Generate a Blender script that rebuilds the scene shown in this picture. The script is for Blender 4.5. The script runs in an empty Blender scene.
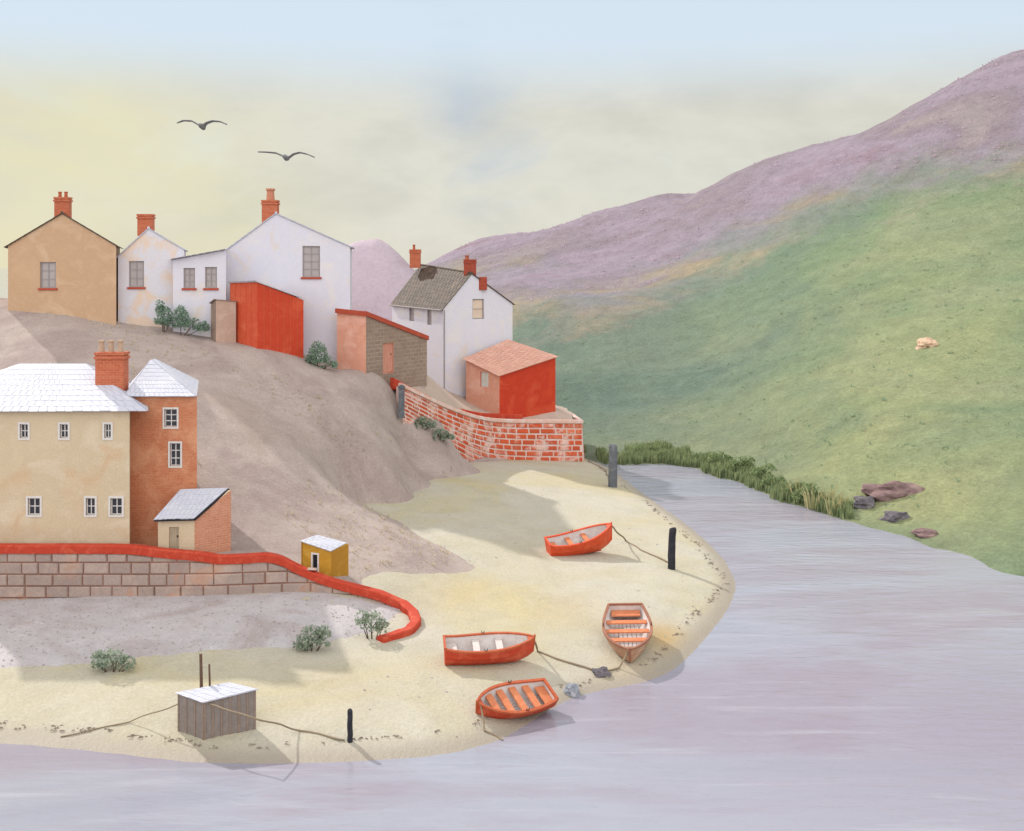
import bpy, bmesh, math, random
import numpy as np
from mathutils import Vector, Matrix, noise as mnoise
random.seed(11); rng = np.random.default_rng(5)
C = bpy.context.scene.collection
PI = math.pi
F, H, HY = 1100.0, 18.5, 265.0          # focal length in pixels, eye height, horizon row

# ------------------------------------------------------------------ geometry helpers
def P(px, py, Y): return Vector(((px-512)*Y/F, Y, H-(py-HY)*Y/F))
def PZ(px, py, z):
    Y = (H-z)*F/(py-HY); return Vector(((px-512)*Y/F, Y, z))
def XY(px, Y): return Vector(((px-512)*Y/F, Y))
def ZZ(py, Y): return H-(py-HY)*Y/F

def link(name, me, mats=None, parent=None, loc=None):
    o = bpy.data.objects.new(name, me); C.objects.link(o)
    if mats is not None and me is not None:
        for m in (mats if isinstance(mats, (list, tuple)) else [mats]): me.materials.append(m)
    if parent: o.parent = parent
    if loc is not None: o.location = loc
    return o
def tag(o, label, cat, group=None):
    o['label'] = label; o['category'] = cat
    if group: o['group'] = group
    return o
def thing(name, label, cat, loc=(0,0,0), rz=0, group=None):
    o = link(name, None, None, None, loc); o.rotation_euler = (0,0,rz)
    return tag(o, label, cat, group)
def struct(o, kind='structure'): o['kind'] = kind; return o

class MB:
    def __init__(s): s.v=[]; s.f=[]; s.m=[]; s.uv=[]
    def add(s, vs, fs, mi=0):
        b=len(s.v); s.v += [tuple(v) for v in vs]
        for f in fs: s.f.append([b+i for i in f]); s.m.append(mi)
    def hexa(s, p, mi=0):     # p: 4 bottom ccw, 4 top ccw
        s.add(p, [(3,2,1,0),(4,5,6,7),(0,1,5,4),(1,2,6,5),(2,3,7,6),(3,0,4,7)], mi)
    def box(s, x0,y0,z0,x1,y1,z1, mi=0):
        s.hexa([(x0,y0,z0),(x1,y0,z0),(x1,y1,z0),(x0,y1,z0),(x0,y0,z1),(x1,y0,z1),(x1,y1,z1),(x0,y1,z1)], mi)
    def tube(s, pts, r, n=8, mi=0, caps=True):
        pts=[Vector(p) for p in pts]; rs = r if isinstance(r,(list,tuple)) else [r]*len(pts)
        b=len(s.v); ref=Vector((1,0,0)) if abs((pts[-1]-pts[0]).normalized().z)>.7 else Vector((0,0,1))
        for i,p in enumerate(pts):
            d=(pts[min(i+1,len(pts)-1)]-pts[max(i-1,0)]).normalized()
            a=d.cross(ref)
            if a.length<1e-3: a=d.orthogonal()
            a.normalize(); c=d.cross(a)
            s.v += [tuple(p+(a*math.cos(2*PI*k/n)+c*math.sin(2*PI*k/n))*rs[i]) for k in range(n)]
        for i in range(len(pts)-1):
            for k in range(n):
                k2=(k+1)%n
                s.f.append([b+i*n+k,b+i*n+k2,b+(i+1)*n+k2,b+(i+1)*n+k]); s.m.append(mi)
        if caps:
            s.f.append([b+k for k in range(n)][::-1]); s.m.append(mi)
            e=b+(len(pts)-1)*n; s.f.append([e+k for k in range(n)]); s.m.append(mi)
    def mesh(s, name, smooth=False, off=None, fix=False):
        me=bpy.data.meshes.new(name)
        vs = s.v if off is None else [(v[0]-off[0],v[1]-off[1],v[2]-off[2]) for v in s.v]
        me.from_pydata(vs,[],s.f)
        if smooth: me.polygons.foreach_set('use_smooth',[True]*len(me.polygons))
        if any(s.m): me.polygons.foreach_set('material_index', s.m)
        if fix:
            bm=bmesh.new(); bm.from_mesh(me); bmesh.ops.remove_doubles(bm,verts=bm.verts,dist=1e-4)
            bmesh.ops.recalc_face_normals(bm,faces=bm.faces); bm.to_mesh(me); bm.free()
        me.update(); return me
    def build(s, name, mats, parent=None, smooth=False, off=None, fix=False, loc=None):
        return link(name, s.mesh(name,smooth,off,fix), mats, parent, loc)
def box_uv(me, sc=1.0):
    uv=me.uv_layers.new(name='UVMap') if not me.uv_layers else me.uv_layers[0]
    for p in me.polygons:
        n=p.normal
        if abs(n.z)>.9: t=Vector((1,0,0)); w=Vector((0,1,0))
        else:
            t=Vector((0,0,1)).cross(n).normalized(); w=Vector((0,0,1))
        for li in p.loop_indices:
            c=me.vertices[me.loops[li].vertex_index].co
            uv.data[li].uv=(c.dot(t)*sc,c.dot(w)*sc)

# ------------------------------------------------------------------ materials
def s2l(c): c/=255.0; return c/12.92 if c<=.04045 else ((c+.055)/1.055)**2.4
def S(r,g,b,k=.72): return (s2l(r)*k, s2l(g)*k, s2l(b)*k, 1)
class NT:
    def __init__(s, name):
        s.m=bpy.data.materials.new(name); s.m.use_nodes=True; s.t=s.m.node_tree; s.n=s.t.nodes
        s.b=s.n['Principled BSDF']; s.b.inputs['Specular IOR Level'].default_value=.25
    def node(s, ty, **kw):
        n=s.n.new(ty)
        for k,v in kw.items():
            if k in n.inputs: n.inputs[k].default_value=v
            else: setattr(n,k,v)
        return n
    def L(s,a,b): s.t.links.new(a,b)
    def coord(s, kind='Object', scale=(1,1,1)):
        tc=s.node('ShaderNodeTexCoord'); mp=s.node('ShaderNodeMapping'); mp.inputs['Scale'].default_value=scale
        s.L(tc.outputs[kind],mp.inputs[0]); return mp.outputs[0]
    def noise(s, co, scale, detail=5, rough=.55, dist=0):
        n=s.node('ShaderNodeTexNoise',Scale=scale,Detail=detail,Roughness=rough,Distortion=dist); s.L(co,n.inputs['Vector']); return n.outputs['Fac']
    def ramp(s, fac, stops):
        r=s.node('ShaderNodeValToRGB'); e=r.color_ramp.elements
        while len(e)<len(stops): e.new(.5)
        for i,(p,c) in enumerate(stops): e[i].position=p; e[i].color=c
        s.L(fac,r.inputs[0]); return r.outputs[0]
    def mix(s, fac, a, b, bt='MIX'):
        n=s.node('ShaderNodeMix',data_type='RGBA',blend_type=bt)
        for v,i in ((fac,n.inputs[0]),(a,n.inputs[6]),(b,n.inputs[7])):
            if hasattr(v,'links'): s.L(v,i)
            else: i.default_value=v
        return n.outputs[2]
    def math(s, op, a, b=None, c=None, clamp=False):
        n=s.node('ShaderNodeMath',operation=op,use_clamp=clamp)
        for i,v in enumerate((a,b,c)):
            if v is None: continue
            if hasattr(v,'links'): s.L(v,n.inputs[i])
            else: n.inputs[i].default_value=v
        return n.outputs[0]
    def bump(s, h, strength=.4, dist=.03):
        b=s.node('ShaderNodeBump',Strength=strength,Distance=dist); s.L(h,b.inputs['Height']); s.L(b.outputs[0],s.b.inputs['Normal']); return b
    def out(s, col, rough=.8):
        if hasattr(col,'links'): s.L(col,s.b.inputs['Base Color'])
        else: s.b.inputs['Base Color'].default_value=col
        if hasattr(rough,'links'): s.L(rough,s.b.inputs['Roughness'])
        else: s.b.inputs['Roughness'].default_value=rough
        return s.m
def g3(v): return (v,v,v,1)
def wash(name, c1, c2, c3=None, scale=.6, fine=14, grain=.18, rough=.85, bump=.35, bd=.03, island=0, coord='Object', stain=None, stain_scale=.35, stain_at=.58):
    t=NT(name); co=t.coord(coord)
    a=t.noise(co,scale,6,.6,.6)
    col=t.ramp(a,[(.32,c1),(.5,c2),(.68,c3 or c1)])
    if stain:
        st=t.noise(co,stain_scale,5,.62,.8)
        col=t.mix(t.ramp(st,[(stain_at-.05,g3(0)),(stain_at+.08,g3(.75))]),col,stain)
    f=t.noise(co,fine,4,.7)
    col=t.mix(1.0,col,t.ramp(f,[(.3,g3(1-grain)),(.7,g3(1+grain*.4))]),'MULTIPLY')
    if island:
        g=t.node('ShaderNodeNewGeometry')
        col=t.mix(1.0,col,t.ramp(g.outputs['Random Per Island'],[(0,g3(1-island)),(1,g3(1+island*.5))]),'MULTIPLY')
    t.bump(f,bump,bd)
    return t.out(col,rough)
def brickmat(name, c1, c2, mortar, bw=.42, bh=.14, ms=.02, scale=1.0, blotch=None):
    t=NT(name); co=t.coord('UV')
    b=t.node('ShaderNodeTexBrick',Color1=c1,Color2=c2,Mortar=mortar,Scale=scale)
    b.inputs['Brick Width'].default_value=bw; b.inputs['Row Height'].default_value=bh; b.inputs['Mortar Size'].default_value=ms; b.inputs['Mortar Smooth'].default_value=.3
    t.L(co,b.inputs['Vector']); ob=t.coord('Object')
    col=b.outputs['Color']
    n=t.noise(ob,.7,6,.65,.8)
    if blotch: col=t.mix(t.ramp(n,[(.44,g3(0)),(.66,g3(.75))]),col,blotch)
    f=t.noise(ob,11,5,.7); col=t.mix(1,col,t.ramp(f,[(.3,g3(.8)),(.7,g3(1.08))]),'MULTIPLY')
    h=t.math('MULTIPLY_ADD',b.outputs['Fac'],-.8,f); t.bump(h,.5,.02)
    return t.out(col,.85)

WHITE = wash('limewash', S(232,228,236,.79), S(226,224,236,.79), S(236,230,230,.79), .5, 9, .07, stain=S(232,214,196,.8), stain_at=.62)
WHITE2 = wash('limewash_stained', S(232,228,236,.79), S(226,224,232,.79), S(238,226,216,.78), .5, 9, .07, stain=S(236,208,184,.8), stain_at=.52, stain_scale=.5)
ORANGE = wash('ochre_render', S(216,180,146,.78), S(208,172,138,.78), S(222,190,158,.78), .5, 10, .12)
CREAM = wash('cream_render', S(222,202,172,.8), S(214,194,164,.8), S(228,212,186,.8), .45, 10, .12, stain=S(214,182,146,.8), stain_at=.6)
PINK = wash('pink_render', S(232,172,148,0.82), S(222,158,134,0.82), S(236,184,164,0.82), .6, 10, .12)
SHEDPINK = wash('pinkish_boards', S(206,178,160,0.82), S(196,166,150,0.82), S(212,188,172,0.82), .8, 10, .12)
SHEDBROWN = wash('weathered_boards', S(168,146,130), S(158,136,122), S(178,156,142), .8, 10, .15)
RUBBLE = brickmat('rubble_stone', S(166,144,128,0.82), S(150,130,118,0.82), S(176,160,146,0.82), .7, .32, .03, blotch=S(150,126,112,0.82))
TERRA = brickmat('terracotta_brick', S(206,132,96,.84), S(196,120,86,.84), S(208,142,108,.84), .36, .13, .012, blotch=S(222,162,126,.86))
TERRA2 = brickmat('pale_terracotta_brick', S(214,150,120,0.82), S(204,138,108,0.82), S(220,172,146,0.82), .36, .13, .014, blotch=S(224,168,142,0.82))
REDP = wash('red_paint', S(214,80,48,.8), S(204,68,40,.8), S(220,92,58,.8), .5, 12, .16, .6, .25)
ORP = wash('orange_red_paint', S(222,100,66,.8), S(214,88,56,.8), S(226,114,80,.8), .5, 12, .14, .6, .25)
REDH = wash('scarlet_paint', S(216,76,42,.8), S(204,60,34,.8), S(224,96,60,.8), .35, 12, .2, .6, .25)
COPING = wash('red_coping', S(208,82,56,.8), S(196,66,44,.8), S(216,98,70,.8), 1.2, 14, .18, .75, .3)
CHIM = brickmat('chimney_brick', S(208,116,82,0.82), S(196,98,66,0.82), S(206,140,112,0.82), .36, .13, .014)
CHIMR = brickmat('red_chimney_brick', S(190,86,64), S(178,74,54), S(190,110,90), .36, .13, .014)
POT = wash('clay_pot', S(214,190,168), S(204,172,146), None, 3, 20, .1)
POTR = wash('red_clay_pot', S(206,118,86), S(190,96,66), None, 3, 20, .1)
SLATE = wash('brown_slate', S(138,112,94,.46), S(120,102,90,.46), S(146,126,108,.46), .8, 10, .22, .7, .3, island=.3)
PALE = wash('pale_slate', S(222,222,234,.72), S(214,216,230,.72), S(228,228,236,.72), .7, 9, .08, .6, .2, island=.03)
PINKROOF = wash('pink_tile', S(226,176,158,.84), S(220,166,146,.84), S(230,186,170,.84), .7, 10, .12, .75, .3, island=.08)
REDSILL = wash('red_sill', S(200,96,74), S(190,84,62), None, 2, 20, .1)
BLACK = wash('black_trim', S(52,50,58), S(44,42,50), None, 2, 20, .1)
FRAME = wash('pale_frame', S(230,226,222,.82), S(222,216,212,.82), None, 2, 20, .06, .6)
FRAMEG = wash('grey_frame', S(178,170,168), S(168,158,158), None, 2, 20, .08, .6)
MUSTARD = wash('mustard_paint', S(214,164,62,.78), S(202,150,50,.78), S(222,176,80,.78), .9, 12, .15, .65, .25)
MUSTARD2 = wash('mustard_paint_dark', S(198,146,52,.76), S(186,134,44,.76), S(206,158,66,.76), .9, 12, .15, .65, .25)  # darker mustard for the right and back walls and the corner boards
GREYB = wash('grey_boards', S(160,148,140), S(148,136,130), S(172,162,154), .9, 12, .16)
DOORB = wash('beige_door', S(202,184,158), S(190,172,146), None, 1.5, 14, .1, .7)
DOORP = wash('pink_door', S(228,166,144), S(218,152,130), None, 1.5, 14, .1, .7)
IRON = wash('iron', S(70,66,66), S(60,56,58), None, 3, 20, .2, .5)
def glass(name, col, rough=.12):
    t=NT(name); co=t.coord(); n=t.noise(co,1.5,3); t.b.inputs['Specular IOR Level'].default_value=.5
    return t.out(t.mix(n,col,tuple(c*1.35 for c in col[:3])+(1,)),rough)
PANE = glass('window_glass', S(168,158,156)); DARKPANE = glass('dark_window_glass', S(40,40,52)); BEIGEPANE = glass('beige_glass', S(222,200,182))  # the beige pane is simply a beige base colour
TIMBER = wash('dark_timber', S(62,62,70), S(50,50,58), S(76,76,84), 1.5, 16, .25, .85, .5)
TIMBERG = wash('grey_timber', S(128,132,138), S(110,114,122), S(146,148,152), 1.5, 16, .25, .85, .5)
BROWNP = wash('brown_pole', S(130,104,88), S(116,90,76), None, 2, 16, .2)
ROPE = wash('rope', S(170,152,128), S(156,138,116), None, 5, 40, .25)
STONEM = wash('wall_block', S(186,164,152,0.82), S(174,154,146,0.82), S(194,170,156,0.82), .7, 9, .16, .9, .5, island=.14, stain=S(196,150,126,0.82), stain_at=.6, stain_scale=.8)
MORTAR = wash('rusty_mortar', S(168,112,88,0.82), S(150,104,88,0.82), S(178,124,100,0.82), .8, 12, .2)
BRICKM = wash('orange_brick_block', S(222,104,66,.8), S(212,90,54,.8), S(232,138,104,.8), .35, 9, .18, .8, .4, island=.14, stain=S(236,214,204,.84), stain_at=.54, stain_scale=.7)
PALEMORT = wash('pale_mortar', S(226,206,198,.82), S(222,190,178,.82), S(228,214,210,.82), .5, 12, .1)
PALECAP = wash('pale_coping', S(232,214,208,.82), S(228,186,168,.82), S(234,224,224,.82), .6, 12, .12)
ROCK = wash('mauve_rock', S(160,132,128), S(144,118,118), S(172,146,138), .9, 5, .25, .9, .8, .08)
ROCKG = wash('grey_rock', S(136,128,132), S(112,106,114), S(150,142,142), .9, 5, .25, .9, .8, .08)
ROCKP = wash('pale_rock', S(226,194,164,.82), S(214,182,154,.82), None, .9, 5, .2, .9, .8, .08)
ROCKW = wash('whitish_stone', S(196,196,204), S(150,156,168), S(210,208,212), 2, 12, .2)
def leafmat(name, c1, c2):
    t=NT(name); g=t.node('ShaderNodeNewGeometry')
    col=t.ramp(g.outputs['Random Per Island'],[(0,c1),(1,c2)]); t.out(col,.75)
    tr=t.node('ShaderNodeBsdfTranslucent'); t.L(col,tr.inputs['Color']); mx=t.node('ShaderNodeMixShader'); mx.inputs[0].default_value=.45
    t.L(t.b.outputs[0],mx.inputs[1]); t.L(tr.outputs[0],mx.inputs[2]); t.L(mx.outputs[0],t.n['Material Output'].inputs['Surface']); return t.m
LEAF = leafmat('blue_green_leaf', S(124,152,134,.9), S(158,180,158,.9))
LEAFD = leafmat('dark_leaf', S(118,142,98,.88), S(160,172,124,.88))
LEAFS = leafmat('sage_leaf', S(146,162,144,.9), S(176,186,166,.9))
REED = leafmat('dry_reed', S(160,160,112,.85), S(192,184,142,.85))
TWIG = wash('twig', S(110,94,80), S(96,82,70), None, 3, 20, .2)
GULLM = wash('gull_feather', S(150,150,148), S(132,132,132), S(164,164,160), 2, 20, .1)
HULLR = wash('red_hull', S(216,88,58,.8), S(202,70,46,.8), S(224,108,78,.8), 1.2, 14, .2, .5, .25)
HULLO = wash('orange_hull', S(226,92,52,.8), S(218,80,44,.8), S(230,106,68,.8), 1.2, 14, .12, .5, .25)
HULLW = wash('wooden_hull', S(198,158,130,.8), S(184,140,112,.8), S(210,172,146,.8), 1.2, 14, .2, .6, .25)
GUNO = wash('orange_gunwale', S(206,110,72,.78), S(192,94,60,.78), None, 1.2, 14, .2, .55)
GUNW = wash('brown_gunwale', S(178,124,98,.75), S(160,108,86,.75), None, 1.2, 14, .2, .6)
LINING = wash('pale_lining', S(222,214,210,.82), S(212,200,196,.82), S(228,222,220,.82), 1.2, 14, .1, .7)
THWART = wash('orange_thwart', S(226,146,104,.8), S(214,128,88,.8), None, 2, 14, .14, .6)

# ------------------------------------------------------------------ smooth height fields
class TPS:
    def __init__(s, pts, lam=1e-3):
        p=np.array([(v[0],v[1],v[2]) for v in pts],float); s.c=p[:,:2]; n=len(p)
        K=s.U(s.c,s.c)+lam*np.eye(n); Q=np.c_[np.ones(n),s.c]
        A=np.zeros((n+3,n+3)); A[:n,:n]=K; A[:n,n:]=Q; A[n:,:n]=Q.T
        s.w=np.linalg.solve(A,np.r_[p[:,2],0,0,0])
    def U(s,a,b):
        d=((a[:,None,:]-b[None,:,:])**2).sum(2); return d*np.log(d+1e-9)*.5/100.0
    def __call__(s,x,y):
        q=np.c_[np.ravel(x),np.ravel(y)].astype(float); out=np.empty(len(q))
        for i in range(0,len(q),20000):
            r=q[i:i+20000]; out[i:i+20000]=s.U(r,s.c)@s.w[:-3]+np.c_[np.ones(len(r)),r]@s.w[-3:]
        return out.reshape(np.shape(x))
def poly_sd(x,y,poly):      # signed distance, positive inside
    x=np.asarray(x,float); y=np.asarray(y,float); d=np.full(x.shape,1e18); ins=np.zeros(x.shape,bool)
    n=len(poly)
    for i in range(n):
        ax,ay=poly[i]; bx,by=poly[(i+1)%n]; ex,ey=bx-ax,by-ay
        t=np.clip(((x-ax)*ex+(y-ay)*ey)/(ex*ex+ey*ey+1e-12),0,1)
        d=np.minimum(d,(x-ax-t*ex)**2+(y-ay-t*ey)**2)
        c=((ay>y)!=(by>y))&(x<(bx-ax)*(y-ay)/((by-ay)+1e-12)+ax); ins^=c
    d=np.sqrt(d); return np.where(ins,d,-d)
def vnoise(x,y,sc,seed=0,oct=4):
    out=np.zeros(np.shape(x)); fx=np.ravel(x); fy=np.ravel(y); r=np.empty(len(fx))
    for i in range(len(fx)): r[i]=mnoise.fractal((fx[i]*sc,fy[i]*sc,seed*7.3),1.0,2.0,oct)
    return r.reshape(np.shape(x))
def grid_mesh(name, xs, ys, zfun, mat, keep=None, attrs=None):
    X,Y=np.meshgrid(xs,ys); Z=zfun(X,Y); nx,ny=len(xs),len(ys)
    idx=np.arange(nx*ny).reshape(ny,nx)
    f=np.stack([idx[:-1,:-1],idx[:-1,1:],idx[1:,1:],idx[1:,:-1]],-1).reshape(-1,4)
    if keep is not None:
        k=keep(X,Y,Z).ravel(); f=f[k[f].all(1)]
    used=np.unique(f); remap=-np.ones(nx*ny,int); remap[used]=np.arange(len(used))
    v=np.c_[X.ravel(),Y.ravel(),Z.ravel()][used]; f=remap[f]
    me=bpy.data.meshes.new(name); me.from_pydata(v.tolist(),[],f.tolist())
    me.polygons.foreach_set('use_smooth',[True]*len(me.polygons))
    for an,fn in (attrs or {}).items():
        at=me.attributes.new(an,'FLOAT','POINT'); at.data.foreach_set('value',fn(v[:,0],v[:,1],v[:,2]).astype(np.float32))
    me.update(); return struct(link(name,me,mat))

# ---- shoreline of the beach (pixels on z = 0)
SHORE=[(588,458),(612,470),(650,499),(690,527),(718,552),(733,575),(736,592),(722,618),(692,653),(668,674),(640,683),(600,690),(572,697),(545,712),(520,728),(495,742),(440,756),(340,762),(200,764),(95,750),(0,742),(-200,738)]
SH=[PZ(a,b,0) for a,b in SHORE]; SHP=[(v.x,v.y) for v in SH]+[(-90,45),(-90,125),(2,125),(5,106)]
# smooth the shore polyline
def chaikin(p,n=2,closed=False):
    p=[Vector(q) for q in p]
    for _ in range(n):
        q=[p[0]]
        for a,b in zip(p[:-1],p[1:]): q += [a*.75+b*.25,a*.25+b*.75]
        q.append(p[-1]); p=q
    return p
sm=chaikin([v.xy for v in SH],2); SHP=[(v.x,v.y) for v in sm]+[(-90,45),(-90,125),(2,125),(5,106)]
bpts=[(520,500,1.2),(450,500,1.9),(400,505,2.4),(365,503,2.9),(420,535,1.9),(480,570,1.0),(400,592,1.15),(372,580,1.75),(440,622,.8),(550,600,.8),(620,560,.7),(560,520,.9),(500,680,.65),(300,680,.8),(150,695,.75),(400,715,.6),(200,735,.65),(60,700,.8),(490,461,1.2),(512,460,.8),(550,470,.7),(660,580,.6),(350,640,.9),(-100,700,.8),(430,480,2.2),(378,637,.8),(412,618,.8)]
BT=TPS([PZ(*p) for p in bpts]+[(-30,60,1.3),(-50,60,1.3),(-60,50,1.0),(-30,75,1.5),(-60,90,1.0),(-20,100,1.0),(0,112,.5)],.02)
def beach_z(x,y,fine=True):
    d=poly_sd(x,y,SHP); b=BT(x,y)
    sh=np.where(d>0,.28*d/(1+np.maximum(d,0)*.10),.16*d)
    k=.25; h=np.clip(.5+.5*(sh-b)/k,0,1); z=sh*(1-h)+b*h-k*h*(1-h)
    if fine: z=z+(vnoise(x,y,.35,1)*.05+vnoise(x,y,1.3,2)*.018)*np.clip(d*.4+.2,0,1)
    return z
def bz(x,y): return float(beach_z(np.array([x]),np.array([y]))[0])
def on_sand(px,py):
    z=.6
    for _ in range(12):
        p=PZ(px,py,z); z=bz(p.x,p.y)
    return PZ(px,py,z)

# ---- walls' plans
SWP=[(-330,545,56.0),(0,545,56.0),(92,545,56.0),(137,545.5,56.0),(156,549,56.0),(205,553,56.1),(216,556,56.1),(245,555,56.3),(275,553,56.5),(300,567,56.6),(325,577,56.6),(345,583,56.6),(380,592,56.3),(400,603,56.1),(411,612,55.9)]
SW=[P(*p) for p in SWP]
def sw_y(x): return np.interp(x,[v.x for v in SW],[v.y for v in SW])
# brick wall: foot pixels with z, top pixels
BWF=[(400,406,7.3),(416,415,6.4),(449,436,4.1),(482,455,1.7),(512,459,.8),(548,459.5,.6),(585,459.5,.4)]
BW=[PZ(*p) for p in BWF]
BWTOP=[(404,383),(420,391),(447,406),(478,417),(509,419.5),(544,419.5),(577,420)]
BWT=[P(a,b,f.y) for (a,b),f in zip(BWTOP,BW)]

# ---- village hillside
hp=[(118,322,86),(172,328,86.5),(230,342,85.5),(257,348,84),(304,359,86),(338,372,87.5),(366,374,86.5),(427,380,93),
 (0,305,86),(60,310,86),(-120,300,86),
 (250,400,77),(330,420,78),(330,480,71.5),(250,450,71.5),(250,500,66),(330,540,63),(380,560,62.5),(400,440,83),(400,470,78),(92,345,80),(150,350,81),(210,420,73),(210,480,66.5),(0,345,80),(-120,345,80),
 (380,380,86.6),(393,392,86.6),(365,450,78),(380,420,84),(300,400,80),(300,500,67.5),(300,450,73)]
hz=[P(*p) for p in hp]
def PS(px,py,dz): q=on_sand(px,py); return Vector((q.x,q.y,q.z+dz))
hz+=[PS(*p) for p in ((490,461,.02),(430,480,.02),(366,503,.02),(420,537,.02),(478,569,.08),(440,571,.04),(395,572,.04),(352,573,.2),
 (450,562,.26),(420,552,.5),(385,560,.8),(465,567,.15),(390,527,.5),(345,500,.5),(400,477,.3),(455,464,.22),
 (376,504,-.3),(395,505,-.7),(432,489,-.4),(495,468,-.3),(425,528,-.4),(400,515,-.4),(470,556,-.25),(495,571,-.35),(450,580,-.3),(400,582,-.3),
 (540,490,-1.1),(480,510,-1.2),(440,507,-1.0),(520,560,-1.1),(520,585,-1.1),(460,592,-.8),(425,595,-.6))]
hz+=[PZ(*p) for p in BWF[:5]]
# ground falls away below the sand past its edge
hz+=[(6,101,-.5),(-7.0,95.5,6.0),(-5.5,100,4.5),(-9.2,90.5,7.6)]+[PS(*p) for p in ((412,492,-.3),(430,502,-.8),(404,500,-.5))]
for px in (-250,-100,0,92,135): hz.append(P(px,547,58)); hz.append(P(px,551,56.4))
for px in (165,190,215): hz.append(P(px,551,58)); hz.append(P(px,560,56.5))
hz+=[P(245,562,56.8),P(260,556,58.5),P(290,562,57.5),P(322,575,57.2),P(300,560,60)]
hz+=[(-30,64,5.2),(-45,64,5.2),(-60,64,5.2),(-45,72,9.5),(-70,80,12.8)]
hz+=[(-70,95,14.5),(-40,100,13.5),(-25,105,12),(-12,112,8.5),(-6,122,3),(2,112,1),(-30,125,8),(-60,125,9),(4,106,-.5),(-20,135,-1),(-60,140,-1),(0,132,-2)]
HT=TPS(hz,.02)
def hill_z(x,y,fine=True):
    z=HT(x,y)
    if fine: z=z+vnoise(x,y,.22,4)*.09+vnoise(x,y,.9,5)*.05
    return z

def ground_top(x,y):
    a=bz(x,y); h=float(hill_z(np.array([x]),np.array([y]))[0])
    return max(a,h) if y>float(sw_y(x))-.2 else a

# ---- ground materials
def ground_mat(name, stops, scale, streak=None, fine=9, grain=.12, bump=.5, bd=.06, rough=.95, aniso=(1,1,1), wet=False, speck=None):
    t=NT(name); co=t.coord('Object',aniso)
    a=t.noise(co,scale,8,.62,1.0); col=t.ramp(a,stops)
    b=t.noise(co,scale*5,6,.65,.5); col=t.mix(1,col,t.ramp(b,[(.3,g3(.9)),(.7,g3(1.06))]),'MULTIPLY')
    if streak:
        sn=t.noise(t.coord('Object',(.5,.9,.8)),1.1,8,.7,1.2)
        col=t.mix(t.ramp(sn,[(.62,g3(0)),(.72,g3(.5))]),col,streak)
    f=t.noise(co,fine,5,.7); col=t.mix(1,col,t.ramp(f,[(.3,g3(1-grain)),(.7,g3(1+grain*.4))]),'MULTIPLY')
    if speck:
        v=t.node('ShaderNodeTexVoronoi',Scale=1.7); t.L(co,v.inputs['Vector'])
        col=t.mix(t.ramp(v.outputs['Distance'],[(.05,g3(.55)),(.13,g3(0))]),col,speck)
    r=rough
    if wet:
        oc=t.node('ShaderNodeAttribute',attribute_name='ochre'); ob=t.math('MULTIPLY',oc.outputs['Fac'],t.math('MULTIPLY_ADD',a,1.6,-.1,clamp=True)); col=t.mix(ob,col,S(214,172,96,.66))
        at=t.node('ShaderNodeAttribute',attribute_name='wet'); wn=t.math('ADD',at.outputs['Fac'],t.math('MULTIPLY_ADD',b,.5,-.25),clamp=True)
        col=t.mix(wn,col,S(188,176,160,.62)); r=t.math('MULTIPLY_ADD',wn,-.45,.95)
    t.bump(t.math('ADD',f,t.math('MULTIPLY',b,1.5)),bump,bd)
    return t.out(col,r)
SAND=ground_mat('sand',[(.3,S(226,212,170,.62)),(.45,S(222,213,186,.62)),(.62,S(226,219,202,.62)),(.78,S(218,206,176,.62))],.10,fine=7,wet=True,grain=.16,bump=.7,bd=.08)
EARTH=ground_mat('mauve_earth',[(.3,S(182,164,154,.76)),(.45,S(192,176,168,.76)),(.58,S(176,158,152,.76)),(.75,S(202,186,176,.76))],.13,streak=S(218,210,208,.78),speck=S(164,146,134,.68),fine=7,grain=.2,bump=.7,bd=.08)
SHINGLE=ground_mat('grey_shingle',[(.3,S(188,178,176,.80)),(.48,S(196,190,192,.80)),(.62,S(178,166,164,.80)),(.8,S(204,198,200,.80))],.16,streak=S(226,224,228,.86),speck=S(160,150,150,.6))
TERRACE=ground_mat('terrace_earth',[(.3,S(190,168,152,.80)),(.6,S(200,180,166,.80))],.2)

def wetattr(x,y,z):
    d=poly_sd(x,y,SHP); return np.clip(1.0-(d-.2)/1.1,0,1)
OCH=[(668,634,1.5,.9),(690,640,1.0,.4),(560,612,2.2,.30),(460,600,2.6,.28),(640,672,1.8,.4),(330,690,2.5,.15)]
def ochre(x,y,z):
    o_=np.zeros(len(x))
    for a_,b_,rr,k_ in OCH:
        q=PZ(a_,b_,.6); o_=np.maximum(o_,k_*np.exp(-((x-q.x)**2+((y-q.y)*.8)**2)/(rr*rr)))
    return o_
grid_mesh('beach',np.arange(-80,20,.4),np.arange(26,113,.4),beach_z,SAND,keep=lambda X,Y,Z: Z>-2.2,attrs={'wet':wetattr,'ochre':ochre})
def hill_keep(X,Y,Z): return (Y>sw_y(X)-.1)|(X>-3.0)
grid_mesh('hillside',np.arange(-85,8,.4),np.arange(55.4,142,.4),hill_z,EARTH,keep=hill_keep)
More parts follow.
